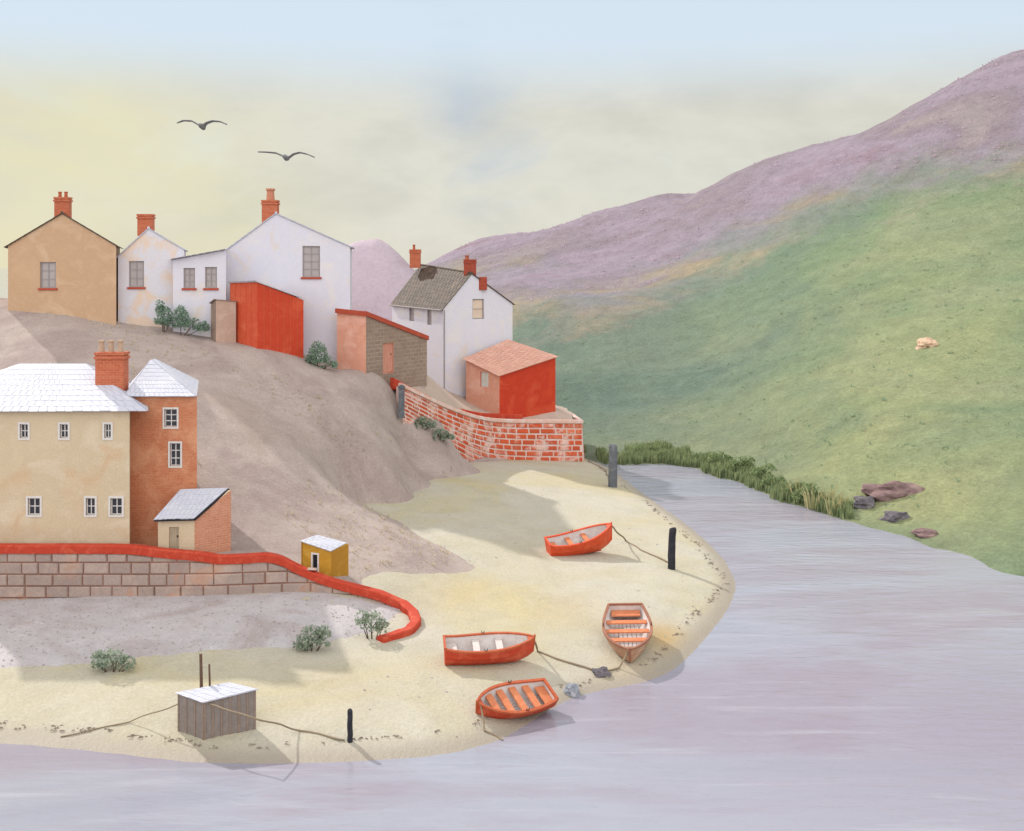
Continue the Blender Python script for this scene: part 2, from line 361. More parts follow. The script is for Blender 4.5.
# shingle bank under the stone wall
BKL=[(-300,676),(92,674),(150,668),(200,662),(300,656),(352,646),(380,638),(398,628),(413,616)]
BKp=[PZ(a,b,.75) for a,b in BKL]
BKP=[(v.x,v.y) for v in BKp]+[(-5.0,56.6),(-9,57.2),(-60,57.0)]
def bank_z(x,y):
    d=poly_sd(x,y,BKP); b=beach_z(x,y,False)
    wallfoot=1.05+np.clip((x+13)*.02,0,.2)
    t=np.clip(d/6.5,0,1); z=b-.10+np.clip(d/.9,0,1)*.14+(np.maximum(wallfoot-b,0)+.12)*t*t*(3-2*t)
    z=np.where(d<0,b-.3,z)
    return z+vnoise(x,y,.7,8)*.05*np.clip(d,0,1)+vnoise(x,y,2.2,9)*.03*np.clip(d,0,1)
grid_mesh('shingle_bank',np.arange(-60,-4,.3),np.arange(46,57.2,.3),bank_z,SHINGLE,keep=lambda X,Y,Z: poly_sd(X,Y,BKP)>-.5)
# terrace behind the brick wall
tz=[(v.x,v.y,v.z-.45) for v in BWT]+[(P(*p)) for p in ((443,388,103),(499,416,100.6),(466,405,102),(557,412,104),(427,374,94.5),(405,381,91.5))]
tz+=[(0.3,107.5,5.2),(4,112,4.3),(-6,118,7),(-12,112,8.6),(1,118,4.3),(-9.5,90,8.3)]
TZ=TPS(tz,.02)
TPOLY=[(v.x,v.y+.15) for v in BWT]+[(5.0,112),(1,120),(-14,120),(-13,100),(-10.5,92)]
grid_mesh('wall_terrace',np.arange(-15,8,.3),np.arange(86,121,.3),lambda x,y: TZ(x,y)+vnoise(x,y,.8,3)*.05,TERRACE,keep=lambda X,Y,Z: poly_sd(X,Y,TPOLY)>-.05)

# ------------------------------------------------------------------ far hill
fh=[(600,461,104),(700,464.5,102),(730,475,96.5),(760,486,92),(795,500,86.5),(830,515,81.3),(880,532,76),(932,550,71.3),(1024,583,64),(1200,640,54)]
fpts=[PZ(a,b,.05) for a,b,_ in fh]+[PZ(a,b+14,-.6) for a,b,_ in fh]
fpts+=[(3.5,112,-.8),(2,122,-.6),(-10,140,-.6),(-40,150,-.5),(-70,155,-.5)]
fpts+=[P(*p) for p in ((600,445,108),(600,420,117),(600,400,125),(600,350,140),(600,304,155),(600,293,172),(600,250,200),
 (650,440,110),(650,350,139),(650,302,153),(700,445,107),(700,400,121),(700,350,137),(700,300,153),(700,250,178),(760,460,98),
 (800,470,94),(800,430,100),(800,380,112),(800,300,135),(800,220,165),
 (870,505,82),(870,450,91),(870,350,112),(932,520,77),(932,470,85),(932,400,98),(932,300,120),(932,200,150),
 (1024,540,70),(1024,450,84),(1024,300,112),(1024,180,145),(1150,600,62),(1150,400,92),(1150,200,135),(1300,560,62),(1300,300,110),
 (540,380,132),(512,400,130),(512,304,162),(540,303,158),(512,285,185),(455,330,165),(420,300,190))]
RIDGE=[(250,312,255),(350,302,250),(420,288,246),(440,269,244),(455,254,242),(480,239,238),(520,232,236),(562,228,233),(585,216,231),(610,207,229),(640,200,226),(660,195,224),(676,196,222),(688,201,220),(705,190,217),(730,176,214),(760,161,210),(800,148,205),(850,135,200),(885,126,196),(905,110,193),(932,93,190),(975,70,187),(1024,48,185),(1150,25,185),(1300,20,190)]
rp=[P(*p) for p in RIDGE]; fpts+=rp
fpts+=[Vector((p.x*1.12,p.y+30,p.z-5)) for p in rp[::2]]+[Vector((p.x*1.25,p.y+75,p.z-18)) for p in rp[::3]]
FT=TPS(fpts,.02)
def far_z(x,y): return FT(x,y)+vnoise(x,y,.05,12)*.7+vnoise(x,y,.25,13)*.28
HBX=[-90,P(455,300,170).x,P(600,296,165).x,P(700,272,165).x,P(800,235,160).x,P(932,160,165).x,P(1024,130,165).x,200]
HBZ=[9,ZZ(300,170),ZZ(294,168),ZZ(270,165),ZZ(228,160),ZZ(172,163),ZZ(150,160),60]
def heather(x,y,z):
    # heather starts at a contour that climbs along the ridge
    return np.clip((z-np.interp(x*160/np.maximum(y,1),HBX,HBZ))/15.0+.5+vnoise(x,y,.03,21)*.45,0,1)
def hillmat():
    t=NT('moor_grass_and_heather'); co=t.coord('Object',(1,1,1.3)); geo=t.coord('Object',(.8,.9,1.2))
    a=t.noise(geo,.034,6,.58,.8)
    g=t.ramp(a,[(.26,S(118,146,130,.68)),(.40,S(132,154,130,.68)),(.52,S(136,160,124,.68)),(.62,S(156,170,134,.68)),(.75,S(150,164,136,.68))])
    at=t.node('ShaderNodeAttribute',attribute_name='sage'); g=t.mix(at.outputs['Fac'],g,t.ramp(a,[(.30,S(110,136,126,.68)),(.5,S(124,146,132,.68)),(.70,S(142,156,136,.68))]))
    ye=t.node('ShaderNodeAttribute',attribute_name='meadow'); yn=t.noise(t.coord('Object'),.06,6,.6,.8)
    g=t.mix(t.math('MULTIPLY',ye.outputs['Fac'],t.math('MULTIPLY_ADD',yn,2.4,-.55,clamp=True)),g,S(200,196,138,.72))
    h1=t.noise(geo,.035,7,.6,1.0)
    h=t.ramp(h1,[(.32,S(174,148,160,.62)),(.45,S(186,170,186,.62)),(.56,S(172,156,166,.62)),(.68,S(188,174,174,.62)),(.8,S(170,150,164,.62))])
    hm=t.node('ShaderNodeAttribute',attribute_name='heather').outputs['Fac']
    n2=t.noise(co,.18,6,.65,.6); m=t.math('ADD',hm,t.math('MULTIPLY_ADD',n2,.7,-.35),clamp=True)
    col=t.mix(t.ramp(m,[(.15,g3(0)),(.85,g3(1))]),g,h)
    ed=t.ramp(m,[(.2,g3(0)),(.45,g3(.5)),(.55,g3(.5)),(.8,g3(0))]); oc=t.ramp(h1,[(.45,g3(0)),(.6,g3(1))])
    col=t.mix(t.math('MULTIPLY',ed,oc),col,S(208,180,134,.68))
    f=t.noise(co,.45,9,.75); col=t.mix(1,col,t.ramp(f,[(.3,g3(.76)),(.7,g3(1.12))]),'MULTIPLY')
    f2=t.noise(co,3,5,.7); col=t.mix(1,col,t.ramp(f2,[(.3,g3(.78)),(.7,g3(1.1))]),'MULTIPLY')
    t.bump(t.math('ADD',f,t.math('MULTIPLY',f2,.4)),.8,.7)
    return t.out(col,.95)
HILLM=hillmat()
def sage(x,y,z): return np.clip(1-(x*110/np.maximum(y,1)-15)/18+vnoise(x,y,.02,31)*.4,0,1)
def on_far(px,py):
    Y=70.0; prev=None
    while Y<260:
        q=P(px,py,Y); z=float(far_z(np.array([q.x]),np.array([q.y]))[0])
        if z>=q.z and z>-.3: return Vector((q.x,q.y,z))
        Y+=.4
    return P(px,py,90)
MEAD=[(790,438,16,.95),(915,500,9,1.0),(905,440,12,.6),(870,300,20,.55),(925,350,14,.7),(750,385,10,.45),(930,290,14,.5),(985,500,14,.7)]
def meadow(x,y,z):
    o_=np.zeros(len(x))
    for a_,b_,rr,k_ in MEAD:
        q=on_far(a_,b_); o_=np.maximum(o_,.72*k_*np.exp(-(((x-q.x)*.75)**2+((y-q.y)*.9)**2)/(rr*rr)))
    return o_
grid_mesh('moorland_hill',np.arange(-110,190,1.1),np.arange(52,330,1.1),far_z,HILLM,
    keep=lambda X,Y,Z: (Z>-1.2)&(X>-110+0*Y)&~((X<6.0)&(Y<105)),attrs={'heather':heather,'sage':sage,'meadow':meadow})
# heather knoll behind the cottages
KN=[(330,262),(345,246),(358,240),(378,238.5),(390,246),(400,256),(410,266),(430,285)]
def knoll_z(x,y):
    px=512+x*F/128.0; top=np.interp(px,[k[0] for k in KN],[ZZ(k[1],128) for k in KN],left=ZZ(300,128),right=6)
    return 5+(top-5)*np.exp(-((y-128)/9.0)**2*1.2)+vnoise(x,y,.35,17)*.3*np.exp(-((y-128)/9.0)**2)
grid_mesh('heather_knoll',np.arange(-45,-4,.6),np.arange(108,150,.6),knoll_z,
    wash('lilac_heather',S(206,186,196,.7),S(212,194,206,.7),S(198,174,180,.7),.12,3,.12,.95,.6,.15))

# ------------------------------------------------------------------ water
def watermat():
    t=NT('harbour_water'); co=t.coord('Object',(.5,1.6,1)); big=t.coord('Object',(.35,1.1,1))
    a=t.noise(big,.09,5,.6,.8)
    col=t.ramp(a,[(.3,S(176,179,196,.56)),(.48,S(190,192,206,.56)),(.6,S(182,174,188,.56)),(.75,S(202,205,216,.58))])
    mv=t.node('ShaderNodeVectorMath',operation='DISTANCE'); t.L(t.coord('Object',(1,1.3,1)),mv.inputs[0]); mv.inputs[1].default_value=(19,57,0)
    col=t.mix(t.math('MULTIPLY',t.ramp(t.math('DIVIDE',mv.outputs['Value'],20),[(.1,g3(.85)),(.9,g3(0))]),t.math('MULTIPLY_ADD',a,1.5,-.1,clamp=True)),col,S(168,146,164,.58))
    w=t.noise(co,1.4,4,.6,.4); w2=t.noise(co,.35,3,.5,.3)
    st=t.noise(t.coord('Object',(.10,1.3,1)),.55,6,.65,.6); col=t.mix(t.ramp(st,[(.56,g3(0)),(.72,g3(.4))]),col,S(216,218,228,.64))
    t.bump(t.math('ADD',t.math('MULTIPLY',w,.7),w2),.5,.14)
    t.b.inputs['Specular IOR Level'].default_value=.5; t.b.inputs['IOR'].default_value=1.33
    return t.out(col,.10)
mb=MB(); mb.add([(-4000,-300,0),(4000,-300,0),(4000,6000,0),(-4000,6000,0)],[(0,1,2,3)])
struct(mb.build('harbour_water',watermat()))

# ------------------------------------------------------------------ buildings
def ray_wall(px,py,p0,p1):
    """where the line of sight through a pixel meets the vertical wall p0-p1: (distance along, z)"""
    dx=(px-512)/F; e=(p1-p0); L=e.length; e=e/L; n=Vector((-e.y,e.x))
    Y=n.dot(p0)/(n.x*dx+n.y); q=Vector((dx*Y,Y)); return (q-p0).dot(e), H-(py-HY)*Y/F
class House:
    def __init__(s,name,label,cat,cor,zb,tops,wallmats,gable=None,group=None):
        s.c=[Vector(c) for c in cor]; s.zb=zb; s.t=tops; s.g=gable
        ce=sum((Vector(c) for c in s.c),Vector((0,0)))/4; s.o=Vector((ce.x,ce.y,zb))
        s.root=thing(name,label,cat,s.o,0,group); s.cut=[]; s.wm=wallmats if isinstance(wallmats,list) else [wallmats]*4
        s.later=[]
    def top(s,i): return Vector((s.c[i].x,s.c[i].y,s.t[i]))
    def apex(s):
        (t0,z0),(t1,z1)=s.g; a=s.c[0].lerp(s.c[1],t0); b=s.c[3].lerp(s.c[2],t1)
        return Vector((a.x,a.y,z0)),Vector((b.x,b.y,z1))
    def frame(s,face,u,z,inset=0):
        p0,p1=s.c[face],s.c[(face+1)%4]; e=(p1-p0).normalized(); n=Vector((e.y,-e.x))
        q=p0+e*u-n*inset; return Vector((q.x,q.y,z)),Vector((e.x,e.y,0)),Vector((n.x,n.y,0))
    def obox(s,mb,face,u0,u1,z0,z1,i0,i1,mi=0):   # i0 outer inset, i1 inner inset
        A,_,_=s.frame(face,u0,0,i0);B,_,_=s.frame(face,u1,0,i0);D,_,_=s.frame(face,u0,0,i1);E,_,_=s.frame(face,u1,0,i1)
        mb.hexa([(A.x,A.y,z0),(B.x,B.y,z0),(E.x,E.y,z0),(D.x,D.y,z0),(A.x,A.y,z1),(B.x,B.y,z1),(E.x,E.y,z1),(D.x,D.y,z1)],mi)
    def rect(s,face,x0,y0,x1,y1):
        p0,p1=s.c[face],s.c[(face+1)%4]; ym=(y0+y1)/2; xm=(x0+x1)/2
        u0,_=ray_wall(x0,ym,p0,p1);u1,_=ray_wall(x1,ym,p0,p1);_,zt=ray_wall(xm,y0,p0,p1);_,zb=ray_wall(xm,y1,p0,p1)
        return min(u0,u1),max(u0,u1),zb,zt
    def window(s,face,x0,y0,x1,y1,pane=None,frame=None,sill=None,bars=(1,2),fw=.09,r=None,depth=.16):
        u0,u1,z0,z1=r or s.rect(face,x0,y0,x1,y1); m=MB(); s.obox(m,face,u0,u1,z0,z1,-.05,depth+.06); s.cut.append(m)
        def mk():
            m=MB(); s.obox(m,face,u0+.01,u1-.01,z0+.01,z1-.01,depth,depth+.04); w=m.build('window',pane or PANE,s.root,off=s.o)
            f=MB(); d0,d1=depth-.06,depth-.004
            s.obox(f,face,u0-.02,u0+fw,z0,z1,d0,d1);s.obox(f,face,u1-fw,u1+.02,z0,z1,d0,d1)
            s.obox(f,face,u0+fw,u1-fw,z1-fw,z1+.02,d0,d1);s.obox(f,face,u0+fw,u1-fw,z0-.02,z0+fw,d0,d1)
            bw=.025
            for i in range(bars[0]):
                u=u0+(u1-u0)*(i+1)/(bars[0]+1); s.obox(f,face,u-bw,u+bw,z0+fw,z1-fw,d0+.015,d1-.005)
            for j in range(bars[1]):
                z=z0+(z1-z0)*(j+1)/(bars[1]+1); s.obox(f,face,u0+fw,u1-fw,z-bw,z+bw,d0+.02,d1-.008)
            f.build('frame',frame or FRAMEG,w,off=s.o)
            if sill:
                q=MB(); s.obox(q,face,u0-.12,u1+.12,z0-.17,z0-.004,-.10,depth+.02); q.build('sill',sill,w,off=s.o)
        s.later.append(mk)
    def surround(s,face,x0,y0,x1,y1,w,mat):
        u0,u1,z0,z1=s.rect(face,x0,y0,x1,y1)
        def mk():
            f=MB(); s.obox(f,face,u0-w,u0,z0-w,z1+w,-.035,.05);s.obox(f,face,u1,u1+w,z0-w,z1+w,-.035,.05)
            s.obox(f,face,u0,u1,z1,z1+w,-.035,.05);s.obox(f,face,u0,u1,z0-w,z0,-.035,.05); f.build('window_surround',mat,s.root,off=s.o)
        s.later.append(mk)
    def door(s,face,x0,y0,x1,y1,mat,frame=None,depth=.12,planks=4):
        u0,u1,z0,z1=s.rect(face,x0,y0,x1,y1); m=MB(); s.obox(m,face,u0,u1,z0-.6,z1,-.05,depth+.08); s.cut.append(m)
        def mk():
            m=MB(); n=planks; w=(u1-u0)/n
            for i in range(n): s.obox(m,face,u0+i*w+.008,u0+(i+1)*w-.008,z0-.5,z1-.02,depth,depth+.05)
            s.obox(m,face,u0+.01,u1-.01,z0-.5,z1-.02,depth+.02,depth+.06)
            d=m.build('door',mat,s.root,off=s.o)
            if frame:
                f=MB(); s.obox(f,face,u0-.09,u0,z0-.5,z1,-.03,.08);s.obox(f,face,u1,u1+.09,z0-.5,z1,-.03,.08);s.obox(f,face,u0-.09,u1+.09,z1,z1+.09,-.03,.08)
                f.build('door_frame',frame,d,off=s.o)
            k=MB(); zc=(z0+z1)/2; s.obox(k,face,u1-.14*(u1-u0)-.05,u1-.14*(u1-u0),zc-.05,zc+.05,depth-.06,depth+.01); k.build('handle',IRON,d,off=s.o)
        s.later.append(mk)
    def walls(s):
        me=bpy.data.meshes.new('wall'); bm=bmesh.new(); V={}
        def vert(p):
            k=tuple(round(c,4) for c in p)
            if k not in V: V[k]=bm.verts.new(Vector(p)-s.o)
            return V[k]
        b=[Vector((c.x,c.y,s.zb)) for c in s.c]; t=[s.top(i) for i in range(4)]
        polys=[([b[3],b[2],b[1],b[0]],0)]
        if s.g:
            f,k=s.apex()
            polys+=[([b[0],b[1],t[1],f,t[0]],0),([b[1],b[2],t[2],t[1]],1),([b[2],b[3],t[3],k,t[2]],2),([b[3],b[0],t[0],t[3]],3),([t[0],f,k,t[3]],0),([f,t[1],t[2],k],0)]
        else:
            polys+=[([b[i],b[(i+1)%4],t[(i+1)%4],t[i]],i) for i in range(4)]+[([t[0],t[1],t[2]],0),([t[0],t[2],t[3]],0)]
        ms=[]
        for m in s.wm:
            if m not in ms: ms.append(m)
        for p,i in polys:
            fc=bm.faces.new([vert(q) for q in p]); fc.material_index=ms.index(s.wm[i])
        bmesh.ops.recalc_face_normals(bm,faces=bm.faces); bm.to_mesh(me); bm.free()
        w=link('wall',me,ms,s.root)
        if s.cut:
            tmp=[]
            for c in s.cut:
                co=c.build('cutter',ms[0],None,off=(0,0,0),fix=True); tmp.append(co)
                md=w.modifiers.new('cut','BOOLEAN'); md.operation='DIFFERENCE'; md.solver='EXACT'; md.object=co
            bpy.context.view_layer.update()
            dg=bpy.context.evaluated_depsgraph_get(); nm=bpy.data.meshes.new_from_object(w.evaluated_get(dg)); w.modifiers.clear()
            w.data=nm; nm.name='wall'
            for co in tmp: bpy.data.objects.remove(co,do_unlink=True)
        box_uv(w.data); s.wall=w; return w
    def finish(s):
        s.walls()
        for f in s.later: f()
        return s.root
    def roof(s,quad,mat,th=.12,rows=8,cols=12,name='roof',parent=None,lift=.015):
        return roof_slab(quad,mat,parent or s.root,s.o,th,rows,cols,name,lift)
    def chimney(s,x0,x1,ytop,ybot,Y,mat,depth=.7,pots=(),potmat=None,cap=True,poth=.5,potr=.14):
        a=P(x0,ytop,Y);b=P(x1,ytop,Y);zt=a.z;z0=ZZ(ybot,Y); m=MB()
        m.box(a.x,Y-depth/2,z0,b.x,Y+depth/2,zt)
        if cap:
            m.box(a.x-.07,Y-depth/2-.07,zt-.30,b.x+.07,Y+depth/2+.07,zt-.16); m.box(a.x-.05,Y-depth/2-.05,zt-.08,b.x+.05,Y+depth/2+.05,zt+.06)
        c=m.build('chimney',mat,s.root,off=s.o); box_uv(c.data)
        for px in pots:
            q=MB(); x=(px-512)*Y/F; q.tube([(x,Y,zt+.03),(x,Y,zt+.06),(x,Y,zt+poth*.8),(x,Y,zt+poth*.86),(x,Y,zt+poth)],[potr*1.1,potr,potr*.85,potr*1.1,potr*1.1],10)
            q.build('chimney_pot',potmat or POT,c,smooth=False,off=s.o)
        return c
def roof_slab(quad,mat,parent,off,th=.12,rows=8,cols=12,name='roof',lift=.015):
    """quad: eave-left, eave-right, ridge-right, ridge-left; courses of slates over a thin deck"""
    q=[Vector(p) for p in quad]; n=(q[1]-q[0]).cross(q[3]-q[0]).normalized()
    if n.z<0: n=-n
    q=[p+n*lift for p in q]; m=MB(); m.hexa([*q,*[p+n*(th*.5) for p in q]])
    B=lambda u,v: q[0]*(1-u)*(1-v)+q[1]*u*(1-v)+q[2]*u*v+q[3]*(1-u)*v
    for r in range(rows):
        v0=r/rows-(.25/rows if r else .15/rows); v1=(r+1)/rows; ofs=.5 if r%2 else 0
        edges=[0]+[(i+ofs+random.uniform(-.08,.08))/cols for i in range(1 if not ofs else 0,cols) if 0<(i+ofs)/cols<1]+[1]
        for u0,u1 in zip(edges[:-1],edges[1:]):
            g=.06/cols; j=random.uniform(0,.008); u0_,u1_=u0+g*(u0>0),u1-g*(u1<1); dv=random.uniform(-.06,.06)/rows
            a,b,c,d=B(u0_,v0+dv),B(u1_,v0+dv),B(u1_,v1),B(u0_,v1)
            h0=th*.5+.024+j*.6; h1=th*.5+.010
            lo=[a+n*(th*.5+.002+.012),b+n*(th*.5+.002+.012),c+n*(th*.5+.001),d+n*(th*.5+.001)]
            m.hexa(lo+[a+n*h0,b+n*h0,c+n*h1,d+n*h1])
    return m.build(name,mat,parent,off=off)
def gable_roof(h,mat,over=.25,front=.12,rows=8,cols=12,th=.12,ridge=None):
    f,k=h.apex(); d=(k-f).normalized()
    for (i,j,side) in ((0,3,0),(1,2,1)):
        e0,e1=h.top(i),h.top(j); s0=(e0-f).normalized(); s1=(e1-k).normalized()
        a=e0+s0*over-d*front; b=e1+s1*over+d*front; r0=f-d*front; r1=k+d*front
        h.roof([a,b,r1,r0] if side else [b,a,r0,r1],mat,th,rows,cols)
    m=MB(); m.tube([f-d*front+Vector((0,0,th)),k+d*front+Vector((0,0,th))],.10,8); m.build('ridge_tile',ridge or mat,h.root,off=h.o)
def quad4(A,B,Cc,D): return [A,B,Cc,D]

# --- ochre house at far left, partly past the cottage
h=House('ochre_house','tall ochre rendered house with plain gable left of the white cottage','house',[XY(8,85),XY(116,85),XY(120,95),XY(14,95)],ZZ(330,85),[ZZ(246,85)]*4,[ORANGE]*4,((.5,ZZ(214,85)),(.5,ZZ(214,85))))
h.window(0,40,262,56,288,sill=REDSILL); gable_roof(h,SLATE); h.chimney(56,70,198,222,88,CHIM,pots=(60,66),potmat=POTR); h.finish()
# --- white cottage
h=House('white_cottage','small white gabled cottage with peach stains and squat orange chimney','house',[XY(118,86),XY(184,86.6),XY(186,97),XY(122,96)],ZZ(345,86),[ZZ(257,86),ZZ(250,86.6),ZZ(250,86.6),ZZ(257,86)],[WHITE2]*4,((.46,ZZ(229,86.2)),(.46,ZZ(229,86.2))))
h.window(0,129,261,144,287,sill=REDSILL); gable_roof(h,PALE,.12,.08); h.chimney(139,153,215,236,87,CHIM,.8,pots=()); h.finish()
# --- annex
h=House('flat_annex','low white annex with a nearly flat roof and two small windows','house',[XY(173,85.6),XY(226,85.8),XY(228,94),XY(176,94)],ZZ(350,86),[ZZ(260,85.6),ZZ(250,85.8),ZZ(250,85.8),ZZ(260,85.6)],[WHITE]*4)
h.window(0,183.5,268,195,288,sill=REDSILL); h.window(0,205,267,217,288,sill=REDSILL)
h.roof([h.top(0)+Vector((-.15,-.15,0)),h.top(1)+Vector((0,-.15,0)),h.top(2)+Vector((0,.1,0)),h.top(3)+Vector((-.15,.1,0))],PALE,.1,5,8); h.finish()
# --- big white house
h=House('white_house','large white gabled house with tall two stage chimney behind the red garage','house',[XY(224,88),XY(350,89),XY(352,101),XY(229,100)],ZZ(395,89),[ZZ(252,88),ZZ(247,89),ZZ(247,89),ZZ(252,88)],[WHITE]*4,((.41,ZZ(214,88.4)),(.41,ZZ(214,88.4))))
h.window(0,302.5,246,320,277,sill=REDSILL,bars=(1,3)); gable_roof(h,PALE,.15,.1)
c=h.chimney(263,278,201,228,89,CHIM,.9,pots=(270.5,),potmat=CHIM,poth=1.0,potr=.34); h.finish()
# --- red garage
h=House('red_garage','tall red boarded garage with sloping roof against the big white house','garage',[XY(230,86),XY(257,84),XY(303.5,86.4),XY(277,88.3)],ZZ(375,85),[ZZ(283,86),ZZ(282,84),ZZ(300,86.4),ZZ(290,88.3)],[ORP,REDP,REDP,REDP])
A,B,Cc,D=[h.top(i) for i in range(4)]
h.roof([A+Vector((-.1,-.1,0)),B+Vector((0,-.2,0)),Cc+Vector((.2,0,0)),D],PALE,.08,5,8)
m=MB()
for fi in (0,1):
    L=(h.c[(fi+1)%4]-h.c[fi]).length; n=int(L/.55)
    for i in range(1,n):
        u=L*i/n; zt=h.t[fi]*(1-i/n)+h.t[(fi+1)%4]*i/n; h.obox(m,fi,u-.025,u+.025,h.zb,zt-.02,-.02,.03)
m.build('cover_batten',ORP,h.root,off=h.o); h.finish()
# --- little shed between annex and garage
h=House('lean_to_shed','small pinkish boarded shed squeezed between annex and red garage','shed',[XY(211,85.2),XY(216,84.4),XY(236,85.2),XY(231,86)],ZZ(352,85),[ZZ(304,85.2),ZZ(300,84.4),ZZ(302,85.2),ZZ(303,86)],[SHEDBROWN,SHEDPINK,SHEDPINK,SHEDBROWN])
h.roof([h.top(0)+Vector((-.1,0,0)),h.top(1)+Vector((0,-.12,0)),h.top(2)+Vector((.1,0,0)),h.top(3)],SHEDBROWN,.07,3,4); h.finish()
# --- pink lean-to outhouse
h=House('pink_outhouse','long outhouse with pink end wall and brown stone side under sloping roof','outhouse',[XY(337,87.6),XY(366,86.5),XY(427,93),XY(398,95)],8.0,[ZZ(311,87.6),ZZ(314,86.5),ZZ(338,93),ZZ(336,95)],[PINK,RUBBLE,RUBBLE,PINK])
h.door(1,383,343,393.5,366,DOORP)
A,B,Cc,D=[h.top(i) for i in range(4)]
h.roof([B+Vector((0,.05,0)),Cc,D,A],PALE,.08,6,14)
m=MB()
for p,q in ((A,B),(B,Cc)):
    e=(q-p).normalized(); n=Vector((e.y,-e.x,0)).normalized(); p=p-e*.1; q=q+e*.1
    m.hexa([p+n*.14-Vector((0,0,.16)),q+n*.14-Vector((0,0,.16)),q-n*.12-Vector((0,0,.16)),p-n*.12-Vector((0,0,.16)),p+n*.14+Vector((0,0,.2)),q+n*.14+Vector((0,0,.2)),q-n*.12+Vector((0,0,.2)),p-n*.12+Vector((0,0,.2))])
m.build('coping',REDSILL,h.root,off=h.o); h.finish()
# --- white house with brown roof
h=House('slate_roofed_house','tall white house with brown slate roof and two chimneys above the brick wall','house',[XY(443,103),XY(512.5,107.3),XY(464,116),XY(392,112)],6.0,[ZZ(309,103),ZZ(304,107.3),ZZ(298,116),ZZ(304,112)],[WHITE]*4,((.40,ZZ(274,104.8)),(.40,ZZ(266,113.6))))
h.window(0,472.5,299,484,319,BEIGEPANE,FRAMEG,bars=(0,1)); h.window(3,409,307,414,321,bars=(0,1)); h.window(3,427,309,431.5,325,bars=(0,1))
f,k=h.apex(); d=(k-f).normalized()
gable_roof(h,SLATE,.2,.12,10,18)
h.chimney(410,420.5,250,268,112.6,CHIM,.8,pots=(414,),potmat=POTR,poth=.55)
h.chimney(464,476,260,284,105.6,CHIMR,.9,pots=(467,),potmat=CHIMR,poth=.45,potr=.22); h.chimney(479,487,277,290,105.4,CHIMR,.5,cap=False)
m=MB(); a,_,_=h.frame(0,.12,h.zb,-.06); m.tube([(a.x,a.y,h.zb+.8),(a.x,a.y,h.t[0]-.1)],.05,8); m.build('drainpipe',FRAMEG,h.root,off=h.o)
m=MB(); a_,b_=h.top(3),h.top(0); n_=Vector(((b_-a_).y,-(b_-a_).x,0)).normalized()
m.tube([a_+n_*.26-Vector((0,0,.12)),b_+n_*.26-Vector((0,0,.12))],.07,8); m.build('gutter',FRAMEG,h.root,off=h.o); h.finish()
# --- red hut on the wall terrace
h=House('red_hut','red and pink hut with tilted pink roof standing on the brick wall','hut',[XY(499.5,100.6),XY(555.5,104.2),XY(508,106.6),XY(466,103.2)],3.2,[ZZ(376,100.6),ZZ(357,104.2),ZZ(340,106.6),ZZ(359,103.2)],[REDH,REDH,PINK,PINK])
h.window(3,480.5,372,488.5,387,glass('pale_glass',S(214,214,206)),FRAME,bars=(1,1),fw=.07)
A,B,Cc,D=[h.top(i) for i in range(4)]
h.roof([D+Vector((-.2,-.1,0)),A+Vector((0,-.25,-.02)),B+Vector((.25,-.05,0)),Cc+Vector((0,.1,0))],PINKROOF,.1,9,12); h.finish()

# --- tall houses at the left
h=House('cream_house','tall cream rendered house with dark windows and white roof','house',[XY(-60,57),XY(129.5,57),XY(133,66),XY(-50,66)],2.5,[ZZ(411,57)]*4,[CREAM]*4)
for r in ((104.5,424,111,438),(110.5,498,122,515),(86,498,95,515),(60,424,68,438),(28,498,40,515),(20,424,28,438)):
    h.window(0,*r,DARKPANE,FRAME,bars=(1,1),fw=.05); h.surround(0,*r,.10,FRAME)
r0=P(20,365,61.5); r1=P(86,365,61.5); a,b,c,d=[h.top(i) for i in range(4)]; o=Vector
b2=P(146,411.5,56.8)
h.roof([a+o((-.4,-.25,-.05)),b2,r1,r0],PALE,.12,9,24); h.roof([b2,c+o((.6,.3,-.05)),r1+o((.01,.01,0)),r1],PALE,.12,9,12); h.roof([c+o((.6,.3,-.05)),d+o((-.4,.3,-.05)),r0,r1],PALE,.12,9,20); h.roof([d+o((-.4,.3,-.05)),a+o((-.4,-.25,-.05)),r0,r0+o((0,.01,0))],PALE,.12,9,12)
h.chimney(98,126,353,392,59.6,CHIM,.8,pots=(101.5,111,120.5),potmat=POT,poth=.7,potr=.16); h.finish()
h=House('terracotta_house','tall terracotta brick house with white pyramid roof beside the cream house','house',[XY(130,58.6),XY(197,58.6),XY(197,66),XY(136,66)],2.5,[ZZ(396,58.6)]*4,[TERRA]*4)
for r in ((164.5,409,177,427),(170,443,180.5,466)):
    h.window(0,*r,DARKPANE,FRAME,bars=(1,2),fw=.05); h.surround(0,*r,.09,FRAME)
a,b,c,d=[h.top(i) for i in range(4)]; ap=P(151,361,61.5); a+=o((-.2,-.2,-.03)); b+=o((-.05,-.2,-.03)); c+=o((-.05,.2,-.03)); d+=o((-.2,.2,-.03)); ap2=ap+o((0,.6,0))
h.roof([a,b,ap+o((.02,0,0)),ap],PALE,.12,9,14); h.roof([b,c,ap2,ap],PALE,.12,9,12); h.roof([c,d,ap2+o((-.02,0,0)),ap2],PALE,.12,9,12); h.roof([d,a,ap,ap2],PALE,.12,9,12); h.finish()
